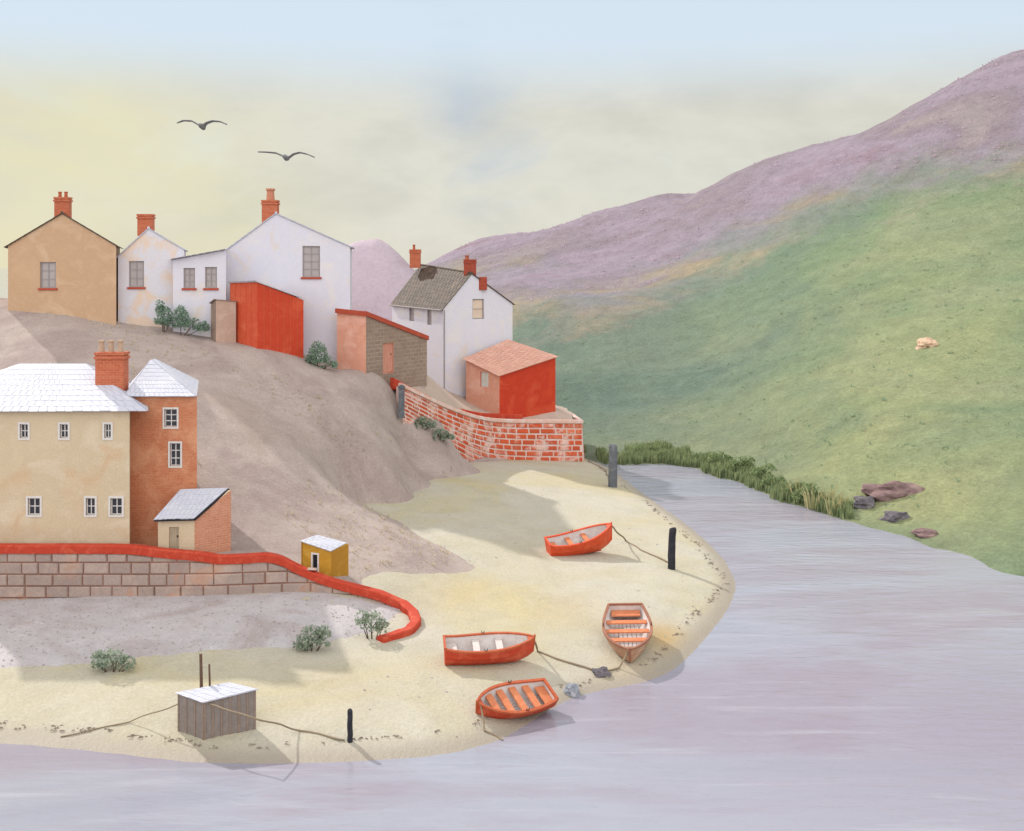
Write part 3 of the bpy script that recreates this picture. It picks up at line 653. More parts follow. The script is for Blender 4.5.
# --- white roofed outhouse by the terracotta house
h=House('white_roofed_outhouse','low outhouse with white lean-to roof and beige door against terracotta house','outhouse',[XY(158,56.9),XY(194.5,56.9),XY(231,58.3),XY(196,58.3)],2.6,[ZZ(519,56.9),ZZ(518,56.9),ZZ(490,58.3),ZZ(491,58.3)],[CREAM,TERRA2,TERRA2,CREAM])
h.door(0,169,527,179,546,DOORB,None,.08)
a,b,c,d=[h.top(i) for i in range(4)]
h.roof([a+o((-.15,-.12,-.02)),b+o((.05,-.12,-.02)),P(228,488.5,58.4),P(181,490,58.4)],PALE,.08,6,9)
m=MB(); e0=a+o((-.16,-.16,-.03)); e1=b+o((.06,-.16,-.03)); e2=P(229,489.5,58.4)
for p,q in ((e0,e1),(e1,e2)): m.tube([p,q],.07,6)
m.build('fascia',BLACK,h.root,off=h.o); h.finish()
# --- mustard hut
h=House('mustard_hut','tiny mustard yellow hut with white roof behind the red coping','hut',[XY(301.5,57.9),XY(331,57.3),XY(348.5,58.6),XY(319,59.3)],1.2,[ZZ(541.5,57.9),ZZ(551.5,57.3),ZZ(544,58.6),ZZ(536,59.3)],[MUSTARD,MUSTARD2,MUSTARD2,MUSTARD])
h.door(0,312.8,554.5,317.6,571,BLACK,FRAME,.06,2)
a,b,c,d=[h.top(i) for i in range(4)]
h.roof([a+o((-.08,-.05,0)),b+o((.0,-.1,0)),c+o((-.1,.0,.02)),d+o((-.1,.05,0))],PALE,.06,5,6)
for fi in (1,0):
    m=MB(); h.obox(m,fi,0,.07,h.zb,h.t[fi]-.02,-.03,.04); m.build('corner_board',MUSTARD2,h.root,off=h.o)
h.finish()
# --- grey hut on the beach
a=on_sand(178,731);b=on_sand(204,740);c=on_sand(256,729)
d=Vector((a.x+c.x-b.x,a.y+c.y-b.y,.6))
h=House('grey_hut','low grey boarded hut with pale sloping roof on the sand','hut',[a.xy,b.xy,c.xy,d.xy],.25,[ZZ(694,a.y),ZZ(702.5,b.y),ZZ(690,c.y),ZZ(684,d.y)],[GREYB]*4)
A,B,Cc,D=[h.top(i) for i in range(4)]
h.roof([A+o((-.08,0,0)),B+o((0,-.1,0)),Cc+o((.08,-.03,0)),D+o((0,.05,0))],PALE,.06,6,8)
m=MB()
for fi,n in ((0,3),(1,6)):
    L=(h.c[(fi+1)%4]-h.c[fi]).length
    for i in range(n+1):
        u=min(max(L*i/n,.03),L-.03); zt=h.t[fi]*(1-i/n)+h.t[(fi+1)%4]*i/n; h.obox(m,fi,u-.03,u+.03,h.zb,zt-.02,-.025,.03)
m.build('cover_batten',SHEDBROWN,h.root,off=h.o); hut=h; h.finish()
for px,yt,r,lab in ((201,654,.07,'taller brown pole standing behind the grey beach hut'),(209.5,664,.045,'shorter thin pole behind the grey beach hut')):
    Y=d.y+.35; p0=XY(px,Y); q=MB(); g=bz(p0.x,Y); q.tube([(p0.x,Y,g-.3),(p0.x+.02,Y,1.4),(p0.x-.01,Y,ZZ(yt,Y))],[r*1.15,r,r*.85],8)
    tag(q.build('pole',BROWNP,None,off=(p0.x,Y,g),loc=(p0.x,Y,g)),lab,'pole')

# ------------------------------------------------------------------ block walls
def polyat(pts,s):
    acc=0
    for a,b in zip(pts[:-1],pts[1:]):
        l=(b.xy-a.xy).length
        if s<=acc+l or b is pts[-1]:
            t=min(max((s-acc)/l,0),1); e=(b.xy-a.xy).normalized(); return a.lerp(b,t),Vector((e.x,e.y,0)),Vector((e.y,-e.x,0))
        acc+=l
def length(pts): return sum((b.xy-a.xy).length for a,b in zip(pts[:-1],pts[1:]))
def blocks(topf,botf,pts,ch,bl,bh_j=.04,joint=.035,th=.45,batter=0.0,zlo=None,follow=False):
    m=MB(); L=length(pts); 
    zmin=min(botf(s) for s in np.linspace(0,L,60)); zmax=max(topf(s) for s in np.linspace(0,L,200))
    nrow=int(math.ceil((zmax-zmin)/ch)) if not follow else follow
    for r in range(nrow):
        s=-random.uniform(0,bl)
        while s<L:
            w=bl*random.uniform(.7,1.35); s0,s1=max(s,0)+joint/2,min(s+w,L)-joint/2; s+=w
            if s1-s0<.12: continue
            def zz(sv):
                if follow:
                    b,t=botf(sv),topf(sv); return b+(t-b)*r/nrow+joint/2, b+(t-b)*(r+1)/nrow-joint/2
                z0=zmin+r*ch+joint/2; z1=zmin+(r+1)*ch-joint/2
                return z0,min(z1,topf(sv)-.02)
            (a0,a1),(b0,b1)=zz(s0),zz(s1)
            if a1-a0<.08 and b1-b0<.08: continue
            a1=max(a1,a0+.02); b1=max(b1,b0+.02)
            pr=random.uniform(-.02,.045); bv=min(.05,.2*ch)
            def pt(sv,z,out):
                p,e,n=polyat(pts,sv); k=(topf(sv)-z)*batter; q=p+n*(out+k); return (q.x,q.y,z)
            jt=lambda: random.uniform(-.02,.02)*(2.5 if follow else 1)
            back=[pt(s0,a0,-th),pt(s1,b0,-th),pt(s1,b1,-th),pt(s0,a1,-th)]
            mid=[pt(s0,a0,0),pt(s1,b0,0),pt(s1,b1,0),pt(s0,a1,0)]
            fr=[pt(s0+bv+jt(),a0+bv,pr+.04),pt(s1-bv+jt(),b0+bv,pr+.04),pt(s1-bv,max(b1-bv,b0+bv),pr+.04),pt(s0+bv,max(a1-bv,a0+bv),pr+.04)]
            m.add(back+mid+fr,[(0,1,5,4),(1,2,6,5),(2,3,7,6),(3,0,4,7),(4,5,9,8),(5,6,10,9),(6,7,11,10),(7,4,8,11),(8,9,10,11),(3,2,1,0)])
    return m
def core(topf,botf,pts,th0,th1,batter=0,n=80):
    m=MB(); L=length(pts); vs=[]
    for i in range(n+1):
        s=L*i/n; p,e,nn=polyat(pts,s); zt,zb=topf(s)-.01,botf(s)-.6
        kb=(zt-zb)*batter
        vs+= [p+nn*(th0+kb)+Vector((0,0,zb-p.z)),p+nn*th0+Vector((0,0,zt-p.z)),p+nn*th1+Vector((0,0,zt-p.z)),p+nn*th1+Vector((0,0,zb-p.z))]
    fs=[]
    for i in range(n):
        a,b=4*i,4*i+4
        for k in range(4): k2=(k+1)%4; fs.append((a+k,a+k2,b+k2,b+k))
    fs+= [(3,2,1,0),(4*n,4*n+1,4*n+2,4*n+3)]; m.add(vs,fs); return m
def coping_mesh(pts,zoff0,zoff1,o0,o1,n=160,wob=.03,end=0):
    m=MB(); L=length(pts); vs=[]
    for i in range(n+1):
        s=L*i/n; p,e,nn=polyat(pts,s); w=random.uniform(-wob,wob)
        for o_,z in ((o0+w,zoff0),(o0+w,zoff1-.05),(o0-.06+w,zoff1),(o1+.06,zoff1),(o1,zoff1-.05),(o1,zoff0)): vs.append(p+nn*o_+Vector((0,0,z)))
    k=6; fs=[]
    for i in range(n):
        for j in range(k): j2=(j+1)%k; fs.append((i*k+j,i*k+j2,(i+1)*k+j2,(i+1)*k+j))
    fs+=[tuple(range(k))[::-1],tuple(n*k+j for j in range(k))]; m.add(vs,fs); return m
# stone retaining wall with red coping
Ls=length(SW)
topS=lambda s: polyat(SW,s)[0].z-.42
def botS(s):
    p=polyat(SW,s)[0]; return min(1.0+max(0,(p.x+13)*.02),topS(s)-.05)
root=thing('retaining_wall','long mauve stone block retaining wall topped with red coping','wall',(SW[2].x,SW[2].y,1.0))
off=Vector(root.location)
blocks(topS,lambda s:.95,SW,.60,1.15,joint=.05).build('stone_block',STONEM,root,off=off)
core(topS,lambda s:.9,SW,-.02,-.75).build('mortar',MORTAR,root,off=off)
def lowtop(px,py,up=.3):
    z=1.2
    for _ in range(10):
        q=PZ(px,py,z); z=bz(q.x,q.y)+up
    return PZ(px,py,z)
cp=SW[:-2]+[lowtop(*q) for q in ((400,601,.40),(410,610,.32),(413,619,.28),(406,627,.26),(378,636,.22))]
cps=[Vector(v) for v in chaikin(cp[:-5],2)]+cp[-5:]
coping_mesh(cps,-.42,0,.10,-.42,260).build('coping',COPING,root,off=off)
# orange brick sea wall
root=thing('brick_sea_wall','curving orange brick sea wall with pale joints below the red hut','wall',(BW[4].x,BW[4].y,BW[4].z)); off=Vector(root.location)
BWc=[Vector((t.x*.35+f.x*.65,f.y,t.z)) for f,t in zip(BW,BWT)]
BWs=chaikin(BWc,2); BFs=chaikin([Vector((c.x,c.y,f.z)) for c,f in zip(BWc,BW)],2)
Lb=length(BWs)
topB=lambda s: polyat(BWs,s)[0].z-.30
botB=lambda s: polyat(BFs,s)[0].z-1.25
blocks(topB,botB,BWs,.6,1.15,joint=.14,th=.4,batter=.06,follow=9).build('brickwork',BRICKM,root,off=off)
core(topB,botB,BWs,-.01,-.6,.06).build('mortar',PALEMORT,root,off=off)
coping_mesh(BWs,-.30,0,.12,-.35,120,.02).build('coping',PALECAP,root,off=off)
ins=[p+polyat(BWs,0)[2]*0+Vector((0,0,0)) for p in BWs]
inner=[]; 
for i,p in enumerate(BWs):
    s=length(BWs[:i+1]) if i else 0; _,e,n=polyat(BWs,min(s+.01,Lb)); inner.append(p-n*1.1+Vector((0,0,.35)))
coping_mesh(inner[:int(len(inner)*.72)],-.9,0,.28,-.2,90,.02).build('inner_kerb',COPING,root,off=off)
# end return of the wall
rt=[BWs[-1]+Vector((0,0,0)),Vector((5.6,107,4.25)),Vector((3.2,114,4.25))]
blocks(lambda s:polyat(rt,s)[0].z-.3,lambda s:-.1,rt,.65,1.25,joint=.1,th=.4,batter=.06,follow=6).build('end_brickwork',BRICKM,root,off=off)
core(lambda s:polyat(rt,s)[0].z-.3,lambda s:-.1,rt,-.01,-.6,.06,20).build('end_mortar',PALEMORT,root,off=off)
coping_mesh(rt,-.30,.003,.12,-.35,30,.02).build('end_coping',PALECAP,root,off=off)
# grey gate post at the upper end of the sea wall
p=P(401.5,410,86.9); m=MB(); m.box(-.22,-.22,-.6,.22,.22,1.75); m.box(-.27,-.27,1.75,.27,.27,1.87); m.box(-.16,-.16,1.87,.16,.16,1.97)
tag(m.build('gate_post',TIMBERG,None,loc=p),'squat blue grey post at the upper end of the brick wall','post')

# ------------------------------------------------------------------ boats
def rowing_boat(label,loc,yaw,heel=0,pitch=0,L=4.0,beam=1.7,depth=.95,hull=HULLR,gun=GUNO,lining=LINING,thw=(.3,.52,.72),thm=THWART,floor=LINING,rise=.28,slats=0):
    r=thing('rowing_boat',label,'boat',loc,0,'rowing boats drawn up on the sand')
    r.rotation_euler=(Matrix.Rotation(yaw,3,'Z')@Matrix.Rotation(pitch,3,'Y')@Matrix.Rotation(heel,3,'X')).to_euler()
    ns,nr=28,10
    def hb(t): return beam/2*((.72+.28*math.sin(min(t/.45,1)*PI/2)) if t<.45 else max(1-((t-.45)/.55)**2.3,0)**.8*1.0)
    def sheer(t): return depth*(.86+.10*(1-min(t/.3,1))**2)+rise*max(t-.35,0)**1.8*1.9
    def keel(t): return .10*max(0,(t-.75)/.25)**2*depth*3.5+.03
    def x(t,a=1): return -L/2+L*t+.12*L*max(t-.8,0)*(a-.5)
    def sect(t,inset,kup):
        b=max(hb(t)-inset,.012); z1=sheer(t); z0=min(keel(t)+kup,z1-.05); pts=[]
        for j in range(nr+1):
            a=j/nr; ang=a*PI/2; yy=b*math.sin(ang)**.75*(.9+.1*a); zz=z0+(z1-z0)*(1-math.cos(ang))**.85
            lap=.018*(1 if j%2 else 0)*(inset==0); pts.append((x(t,(zz)/depth),yy+lap,zz))
        return [(p[0],-p[1],p[2]) for p in pts[::-1]]+pts[1:]
    def shell(inset,kup,flip,t0=0,t1=1.0):
        m=MB(); rows=[sect(t0+(t1-t0)*i/ns,inset,kup) for i in range(ns+1)]; w=len(rows[0]); vs=[p for rr in rows for p in rr]; fs=[]
        for i in range(ns):
            for j in range(w-1):
                q=(i*w+j,i*w+j+1,(i+1)*w+j+1,(i+1)*w+j); fs.append(q[::-1] if flip else q)
        m.add(vs,fs); return m,rows
    mo,ro=shell(0,0,True); n=len(mo.v); mo.f.append(list(range(len(ro[0])))); mo.m.append(0)
    mo.build('hull',hull,r,smooth=False)
    mi,ri=shell(.06,.07,False,.012,.985); mi.f.append(list(range(len(ri[0])))[::-1]); mi.m.append(0)
    mi.build('lining',lining,r)
    # gunwale rail, both sides and transom top
    g=MB(); left=[rr[0] for rr in ro]; right=[rr[-1] for rr in ro]
    rail=[Vector(p)+Vector((0,0,.02)) for p in left[::-1]]+[Vector(p)+Vector((0,0,.02)) for p in right]
    path=rail[:]; wv=[]
    for sgn,side in ((-1,left),(1,right)):
        vs=[];fs=[]
        for i,p in enumerate(side):
            p=Vector(p); iy=.085
            yin=max(abs(p.y)-iy,.004)*sgn; yo=(abs(p.y)+.045)*sgn
            vs+=[(p.x,yo,p.z-.05),(p.x,yo,p.z+.035),(p.x,yin,p.z+.035),(p.x,yin,p.z-.03)]
        for i in range(len(side)-1):
            for k in range(4): k2=(k+1)%4; fs.append((4*i+k,4*i+k2,4*i+4+k2,4*i+4+k))
        fs+=[(0,1,2,3),tuple(4*(len(side)-1)+k for k in (3,2,1,0))]; g.add(vs,fs)
    p=Vector(left[0]); g.box(p.x-.04,-abs(p.y),p.z-.04,p.x+.07,abs(p.y),p.z+.05)
    g.build('gunwale',gun,r,fix=True)
    s_=MB(); s_.tube([(x(.86,keel(.86)/depth),0,keel(.86)+.0),(x(.94,keel(.94)/depth),0,keel(.94)),(x(1,keel(1)/depth),0,keel(1)+.03),(x(1,1)+.03,0,sheer(1)+.10)],[.035,.045,.05,.05],8); s_.build('stem_post',gun,r)
    k_=MB(); k_.box(-L/2+.05,-.035,-.06,L*.32,.035,.05); k_.build('keel',gun,r)
    fl=MB()
    fz=.30*depth; nb=6; ta,tm,tb=.03,.5,.80; wd=lambda t: max(.66*hb(t)-.09,.05)
    for q in range(nb):
        f0,f1=(q/nb*2-1)+.02,((q+1)/nb*2-1)-.02
        for t0,t1 in ((ta,tm),(tm,tb)):
            w0,w1=wd(t0),wd(t1); c4=[(x(t0),f0*w0),(x(t1),f0*w1),(x(t1),f1*w1),(x(t0),f1*w0)]
            fl.hexa([(a_,b_,fz-.03+(.08*depth if a_==x(tb) else 0)) for a_,b_ in c4]+[(a_,b_,fz+(.08*depth if a_==x(tb) else 0)) for a_,b_ in c4])
    fl.build('floor_boards',floor,r)
    for t in thw:
        b=hb(t)*.93-.05; z=sheer(t)*.78; th=MB(); th.box(x(t)-.15,-b,z-.045,x(t)+.15,b,z+.02); th.build('thwart',thm,r)
    b=hb(.06)*.84-.05; st=MB(); st.box(x(.015),-b,depth*.62,x(.14),b,depth*.68); st.build('stern_seat',thm,r)
    bh=MB(); t=.93; bh.add([(x(t),-hb(t)*.9,sheer(t)-.01),(x(t),hb(t)*.9,sheer(t)-.01),(x(.99,1),0,sheer(.99)),(x(t),-hb(t)*.9,sheer(t)-.06),(x(t),hb(t)*.9,sheer(t)-.06),(x(.99,1),0,sheer(.99)-.06)],[(0,1,2),(5,4,3),(0,3,4,1),(1,4,5,2),(2,5,3,0)]); bh.build('breasthook',gun,r)
    for sgn in (-1,1):
        t=.45; rl=MB(); y=(hb(t)-.02)*sgn; z=sheer(t)+.03; rl.tube([(x(t)-.06,y,z+.12),(x(t)-.05,y,z+.02),(x(t)+.05,y,z+.02),(x(t)+.06,y,z+.12)],.018,6); rl.build('rowlock',IRON,r)
    bpy.context.view_layer.update(); r_b=r.matrix_world@Vector((x(1,1)-.1,0,sheer(1)-.02)); r['bow']=list(r_b); return r
R=math.radians
pA=on_sand(581,553); bA=rowing_boat('bright orange red rowing boat alone near the top of the beach',pA+Vector((0,.1,-.08)),R(14),R(10),R(-8),4.1,1.8,1.3,HULLO,HULLO,rise=.5,thw=(.35,.6))
pB=on_sand(489,661); bB=rowing_boat('deep red rowing boat lying broadside with its bow rope running right',pB+Vector((0,.0,-.07)),R(6),R(7),R(-1),4.0,1.8,1.1,HULLR,GUNO,rise=.18,thw=(.36,.62),thm=LINING)
pC=on_sand(628,643); bC=rowing_boat('brown wooden rowing boat with pale floor seen end on at the water edge',pC+Vector((0,.0,-.10)),R(-93),R(2),R(10),4.4,2.3,1.0,HULLW,GUNW,thw=(.28,.48,.68),rise=.2)
pD=on_sand(512,710); bD=rowing_boat('red rowing boat with striped orange thwarts nearest the bottom waterline',pD+Vector((0,0,-.08)),R(207),R(-20),R(0),3.35,1.75,.82,HULLR,GUNO,thw=(.25,.43,.61,.78),rise=.18)

# ------------------------------------------------------------------ posts, ropes, stones, gulls
def post(px,ytop,ybot,wpx,mat,label,lean=0):
    p=on_sand(px,ybot); r=wpx*p.y/F/2; ht=ZZ(ytop,p.y)-p.z; q=MB(); n=7; pts=[];rs=[]
    for i in range(n+1):
        t=i/n; pts.append((lean*t+random.uniform(-.02,.02),random.uniform(-.02,.02),-.4+(ht+.4)*t)); rs.append(r*(1.05-.1*t)*random.uniform(.98,1.025))
    pts.append((lean,0,ht+r*.35)); rs.append(r*.75)
    q.tube(pts,rs,10); return tag(q.build('mooring_post',mat,None,smooth=False,loc=p),label,'post','mooring posts on the beach')
post(612.5,446,487,9,TIMBERG,'grey mooring post at the water edge right of the brick wall',.05)
post(671,529,569,7.5,TIMBER,'black mooring post on the sand right of the lone orange boat',.1)
post(350,711,741,5.5,TIMBER,'short dark post at the bottom of the beach near the grey hut')
def rope(pts,label,r=.035,raised=None):
    ps=[Vector(p) for p in pts]; q=MB(); pp=[]
    for a,b in zip(ps[:-1],ps[1:]):
        n=max(2,int((b-a).length/.35))
        for i in range(n):
            t=i/n; c=a.lerp(b,t); pp.append(c)
    pp.append(ps[-1]); o_=ps[0]
    pp=[Vector((c.x+.05*math.sin(i*.9),c.y+.05*math.cos(i*1.3),c.z)) for i,c in enumerate(pp)]
    q.tube(pp,r,6); return tag(q.build('mooring_rope',ROPE,None,smooth=True,off=o_,loc=o_),label,'rope')
def sandpts(l,dz=.03): return [on_sand(a,b)+Vector((0,0,dz)) for a,b in l]
rope([bA['bow']]+sandpts([(626,541),(640,550),(656,557),(668,563)]),'rope running from the lone orange boat to the black post',.05)
rope([bB['bow']]+sandpts([(538,652),(556,659),(575,665),(592,671)]),'rope from the broadside red boat to the dark stone',.05)
rope([bC['bow']]+sandpts([(618,668),(606,672)]),'short rope from the brown boat to the dark stone',.04)
rope([bD['bow']]+sandpts([(484,731),(499,738),(503,741)]),'short rope hanging from the nearest red boat',.035)
rope([P(208,704,b.y-.06),P(254,718,41.0)]+sandpts([(300,731),(345,741)]),'taut rope from the grey hut down to the short dark post',.035)
rope([P(181,703,a.y-.05)]+sandpts([(130,722),(60,738)]),'thin rope trailing left from the grey hut',.025)
rope(sandpts([(588,461),(605,470),(611,483)]),'rope from the brick wall end to the grey post',.05)
def rock(name,loc,sx,sy,sz,mat,label,seed,cat='rock',group=None,sub=3):
    bm=bmesh.new(); bmesh.ops.create_icosphere(bm,subdivisions=sub,radius=1)
    for v in bm.verts:
        n=mnoise.noise(v.co*1.1+Vector((seed,0,0)))*.45+mnoise.noise(v.co*2.7+Vector((0,seed,0)))*.22+(mnoise.cell(v.co*1.6+Vector((seed,)*3))-.5)*.16
        v.co=v.co*(1+n); v.co=Vector((v.co.x*sx,v.co.y*sy,v.co.z*sz))
    me=bpy.data.meshes.new(name); bm.to_mesh(me); bm.free()
    return tag(link(name,me,mat,None,loc),label,cat,group)
p=on_sand(601,673); rock('mooring_stone',p,.42,.4,.26,ROCKG,'dark stone holding the ropes beside the brown boat',3,'stone')
p=on_sand(568,692); rock('mooring_stone',p+Vector((.12,0,.03)),.34,.35,.34,ROCKW,'whitish grey stone at the waterline between nearest boat and brown boat',8,'stone')
for px,py,w,hh,mat,lab,sd in ((893,494,2.5,1.0,ROCKP,'',1),):pass
for px,py,w,dd,hh,mat,lab,sd in ((893,494,2.3,1.3,.75,ROCK,'broad mauve brown rock, highest on the far bank',1),(864,507,1.05,.8,.55,ROCKG,'grey rock left of the others on the far bank',5),(894,519,1.0,.8,.5,ROCKG,'dark rock low on the bank below the mauve rock',9),(925,536,.9,.7,.4,ROCK,'small rock by the water at the right of the far bank',14),(870,491,.8,.6,.4,ROCK,'small mauve stone at the left tip of the broad rock',22)):
    p=on_far(px,py); rock('bank_rock',p+Vector((0,0,hh*.15)),w,dd,hh,mat,lab,sd,'rock')
p=on_far(927,346); rock('pale_outcrop',p-Vector((0,0,.2)),1.15,1.2,.8,ROCKP,'pale peach rock outcrop high on the green hillside',44,'rock')
def gull(px,py,Y,prof,label):
    m=MB(); k=14; c=P(px,py,Y); n=len(prof)-1; N=36; vs=[]
    xs_=[q[0] for q in prof]; ys_=[q[1] for q in prof]; span=xs_[-1]-xs_[0]
    for i in range(N+1):
        u=xs_[0]+span*i/N; x=(u-px)*Y/F; z=(py-np.interp(u,xs_,ys_))*Y/F
        a=abs(2*(u-px)/span); body=math.exp(-(a/.07)**2); ch=.16*max(1-a,0)**.5+.03+.42*body*.5; t=.022+.012*(1-a)+.075*body; dy=.10*a-.05*math.sin(a*PI)
        for j in range(k):
            an=2*PI*j/k; vs.append((x,dy+ch*math.cos(an),z+t*math.sin(an)-.03*body))
    fs=[]
    for i in range(N):
        for j in range(k): j2=(j+1)%k; fs.append((i*k+j,i*k+j2,(i+1)*k+j2,(i+1)*k+j))
    fs+=[tuple(range(k))[::-1],tuple(N*k+j for j in range(k))]; m.add(vs,fs)
    return tag(m.build('gull',GULLM,None,smooth=True,loc=c,fix=True),label,'gull')
gull(202,123,36,[(176,122.5),(183,120.5),(192,121),(198,124.5),(203,126),(207,123),(213,121),(220,121.5),(226,124)],'grey gull gliding highest in the sky, wings in a shallow m')
gull(286,154,36,[(257,151.5),(266,152),(276,153),(284,156.5),(289,157.5),(294,154),(300,152.5),(307,154),(314,157)],'grey gull gliding lower, above the tall chimney')

for q_ in (bA,bB,bC,bD): del q_['bow']
# ------------------------------------------------------------------ plants
def leaves(m,c,rx,ry,rz,n,sz,flat=.0,up=.3):
    for _ in range(n):
        while True:
            q=Vector((random.uniform(-1,1),random.uniform(-1,1),random.uniform(-.35,1)))
            if .12<q.length<1: break
        if mnoise.noise(Vector((c[0]+q.x*rx,c[1]+q.y*ry,c[2]+q.z*rz))*2.6/max(rx,.3)*.5)< -.18: continue
        p=Vector((c[0]+q.x*rx,c[1]+q.y*ry,c[2]+q.z*rz))
        d=Vector((random.gauss(0,1),random.gauss(0,1),random.gauss(up,1))).normalized(); s2=d.cross(Vector((random.gauss(0,1),random.gauss(0,1),random.gauss(0,1)))).normalized()
        l=sz*random.uniform(.6,1.3); w=l*.36
        m.add([p-d*l*.5,p+s2*w,p+d*l*.5,p-s2*w],[(0,1,2,3)])
def shrub(loc,clumps,label,leaf=LEAF,n=320,sz=.16,group=None,name='shrub'):
    r=thing(name,label,'shrub',loc,0,group); m=MB(); st=MB()
    for (dx,dy,dz,rx,rz) in clumps:
        leaves(m,(dx,dy,dz),rx,rx*.8,rz,int(n*rx*rz*3.4)+120,sz)
        for _ in range(2): st.tube([(dx*.3,dy*.3,-.2),(dx*.7+random.uniform(-.1,.1),dy*.7,dz*.5),(dx+random.uniform(-.3,.3)*rx,dy,dz+rz*.2)],[.03,.022,.01],5)
    m.build('foliage',leaf,r); st.build('stem',TWIG,r); return r
def hp_at(px,py,Y): q=P(px,py,Y); return q
shrub(P(164,329,85),[(0,0,.7,.75,1.1),(-.3,0,1.6,.4,.7),(.4,0,.3,.5,.5)],'blue green shrub against the right corner of the white cottage')
shrub(P(181,333,84.8),[(0,0,.9,.65,1.3),(.9,0,.5,.75,.7),(1.7,0,.35,.5,.6)],'blue green shrub below the two annex windows')
shrub(P(318,370,85.5),[(0,0,1.0,.8,1.3),(.8,0,.4,.8,.7),(-.6,0,.5,.5,.8)],'blue green shrub between the red garage and pink outhouse')
def hillp(px,py):
    Y=56.6
    while Y<110:
        q=P(px,py,Y); z=ground_top(q.x,q.y)
        if z>=q.z: return Vector((q.x,q.y,z))
        Y+=.25
    return P(px,py,80)
for px,py,s,lab in ((422,428,.8,'low sage tuft at the foot of the brick wall, upper of two'),(440,440,.9,'low sage tuft at the foot of the brick wall, lower of two')):
    shrub(hillp(px,py),[(0,0,.3,s,.65),(.7,.2,.2,s*.6,.5)],lab,LEAFS,260,.2)
def bankp(px,py):
    z=.9
    for _ in range(12):
        q=PZ(px,py,z); z=max(float(bank_z(np.array([q.x]),np.array([q.y]))[0]),bz(q.x,q.y))
    return PZ(px,py,z)
shrub(bankp(311,651),[(0,0,.45,.65,.75),(.55,0,.5,.45,.7),(-.4,0,.3,.45,.45)],'round grey green shrub in the middle of the shingle bank',LEAFS,420,.13)
shrub(bankp(372,639),[(0,0,.7,.55,.7),(-.45,0,.9,.4,.5),(.5,0,.5,.4,.5)],'open grey green shrub inside the curled end of the coping',LEAFS,260,.13)
shrub(bankp(113,672),[(0,0,.4,.7,.6),(.6,0,.3,.4,.4),(-.6,0,.4,.4,.6)],'grey green shrub at the left of the shingle bank',LEAFS,420,.13)
# far bank scrub: individual bushes
BL=[]
x=600
while x<838:
    t=np.interp(x,[600,700,730,760,795,830,845],[459,462,470,482,496,510,516]); BL.append((x,t)); x+=random.uniform(7,11)
for i,(x,yb) in enumerate(BL):
    if 606<x<619: continue
    p=on_far(x,yb-(0.5 if i%2 else 5)); s=random.choice((.35,.5,.65,.85,1.1))*(1.1 if x>690 else .75)
    shrub(p,[(0,0,.3*s,.75*s,.85*s),(random.uniform(-.7,.7),0,.2,.6*s,.6*s)],'dark green bush in the row along the far waterline',LEAFD,90,.24,'bushes along the far waterline','bank_bush')
def reeds(loc,n,ht,label,spread=.8):
    m=MB()
    for _ in range(n):
        a=random.uniform(-spread,spread); b_=random.uniform(-.4,.4); h_=ht*random.uniform(.5,1.1); lx=a*.5+random.uniform(-.35,.35); w=.05
        m.add([(a-w,b_,-.1),(a+w,b_,-.1),(a+lx*.4+w*.8,b_,h_*.6),(a+lx,b_+.05,h_),(a+lx*.4-w*.8,b_,h_*.6)],[(0,1,2,3,4)])
    return tag(m.build('reed_clump',REED,None,loc=loc),label,'reeds')
reeds(on_far(820,508),46,1.7,'taller clump of dry reeds at the end of the bush row',1.1)
reeds(on_far(838,513),30,1.6,'smaller clump of dry reeds between bush row and rocks',.7)
reeds(on_far(800,494),26,1.2,'low dry reeds standing among the last far bushes',.8)
# pebbles and short turf: uncountable cover
def cover(name,mat,pts,fn):
    m=MB()
    for p in pts: fn(m,p)
    o_=m.build(name,mat); return struct(o_,'stuff')
def tuft(h0,w0,n):
    def f(m,p):
        for _ in range(n):
            a=random.uniform(0,2*PI); d=Vector((math.cos(a),math.sin(a),0)); q=Vector(p)+Vector((random.uniform(-.5,.5),random.uniform(-.5,.5),0))*w0*3; s2=Vector((-d.y,d.x,0))*random.uniform(.4,1.1); hh=h0*random.uniform(.4,1.4)
            m.add([q-s2*w0*.5-Vector((0,0,.1)),q+s2*w0*.5-Vector((0,0,.1)),q+s2*w0*.3+d*w0*.4+Vector((0,0,hh)),q-s2*w0*.3+d*w0*.4+Vector((0,0,hh*.9))],[(0,1,2,3)])
    return f
def scatter(x0,x1,y0,y1,n,zf,ok):
    X=rng.uniform(x0,x1,n); Y=rng.uniform(y0,y1,n); Z=zf(X,Y); k=ok(X,Y,Z); return list(zip(X[k],Y[k],Z[k]))
cover('turf',leafmat('turf_blade',S(132,156,130,.95),S(156,170,136,.95)),scatter(5,110,72,200,1800,far_z,lambda x,y,z:(z>.3)&(heather(x,y,z)<.35)&(np.abs(x)<y*.52)&(vnoise(x,y,.05,41)>-.28)),tuft(.11,.2,5))
cover('heather',leafmat('heather_sprig',S(184,160,174,.95),S(200,182,194,.95)),scatter(-20,130,140,245,4000,far_z,lambda x,y,z:(heather(x,y,z)>.6)&(np.abs(x)<y*.52)&(vnoise(x,y,.05,42)>-.3)),tuft(.15,.28,4))
cover('bank_grass',leafmat('bank_blade',S(122,142,104,.85),S(164,172,126,.9)),scatter(6,42,62,112,60000,far_z,lambda x,y,z:(z>.0)&(z<.55+.25*vnoise(x,y,.25,81))&(np.abs(x)<y*.5)&(vnoise(x,y,.3,82)>-.3)&(x*110/y<34)),tuft(.58,.09,6))
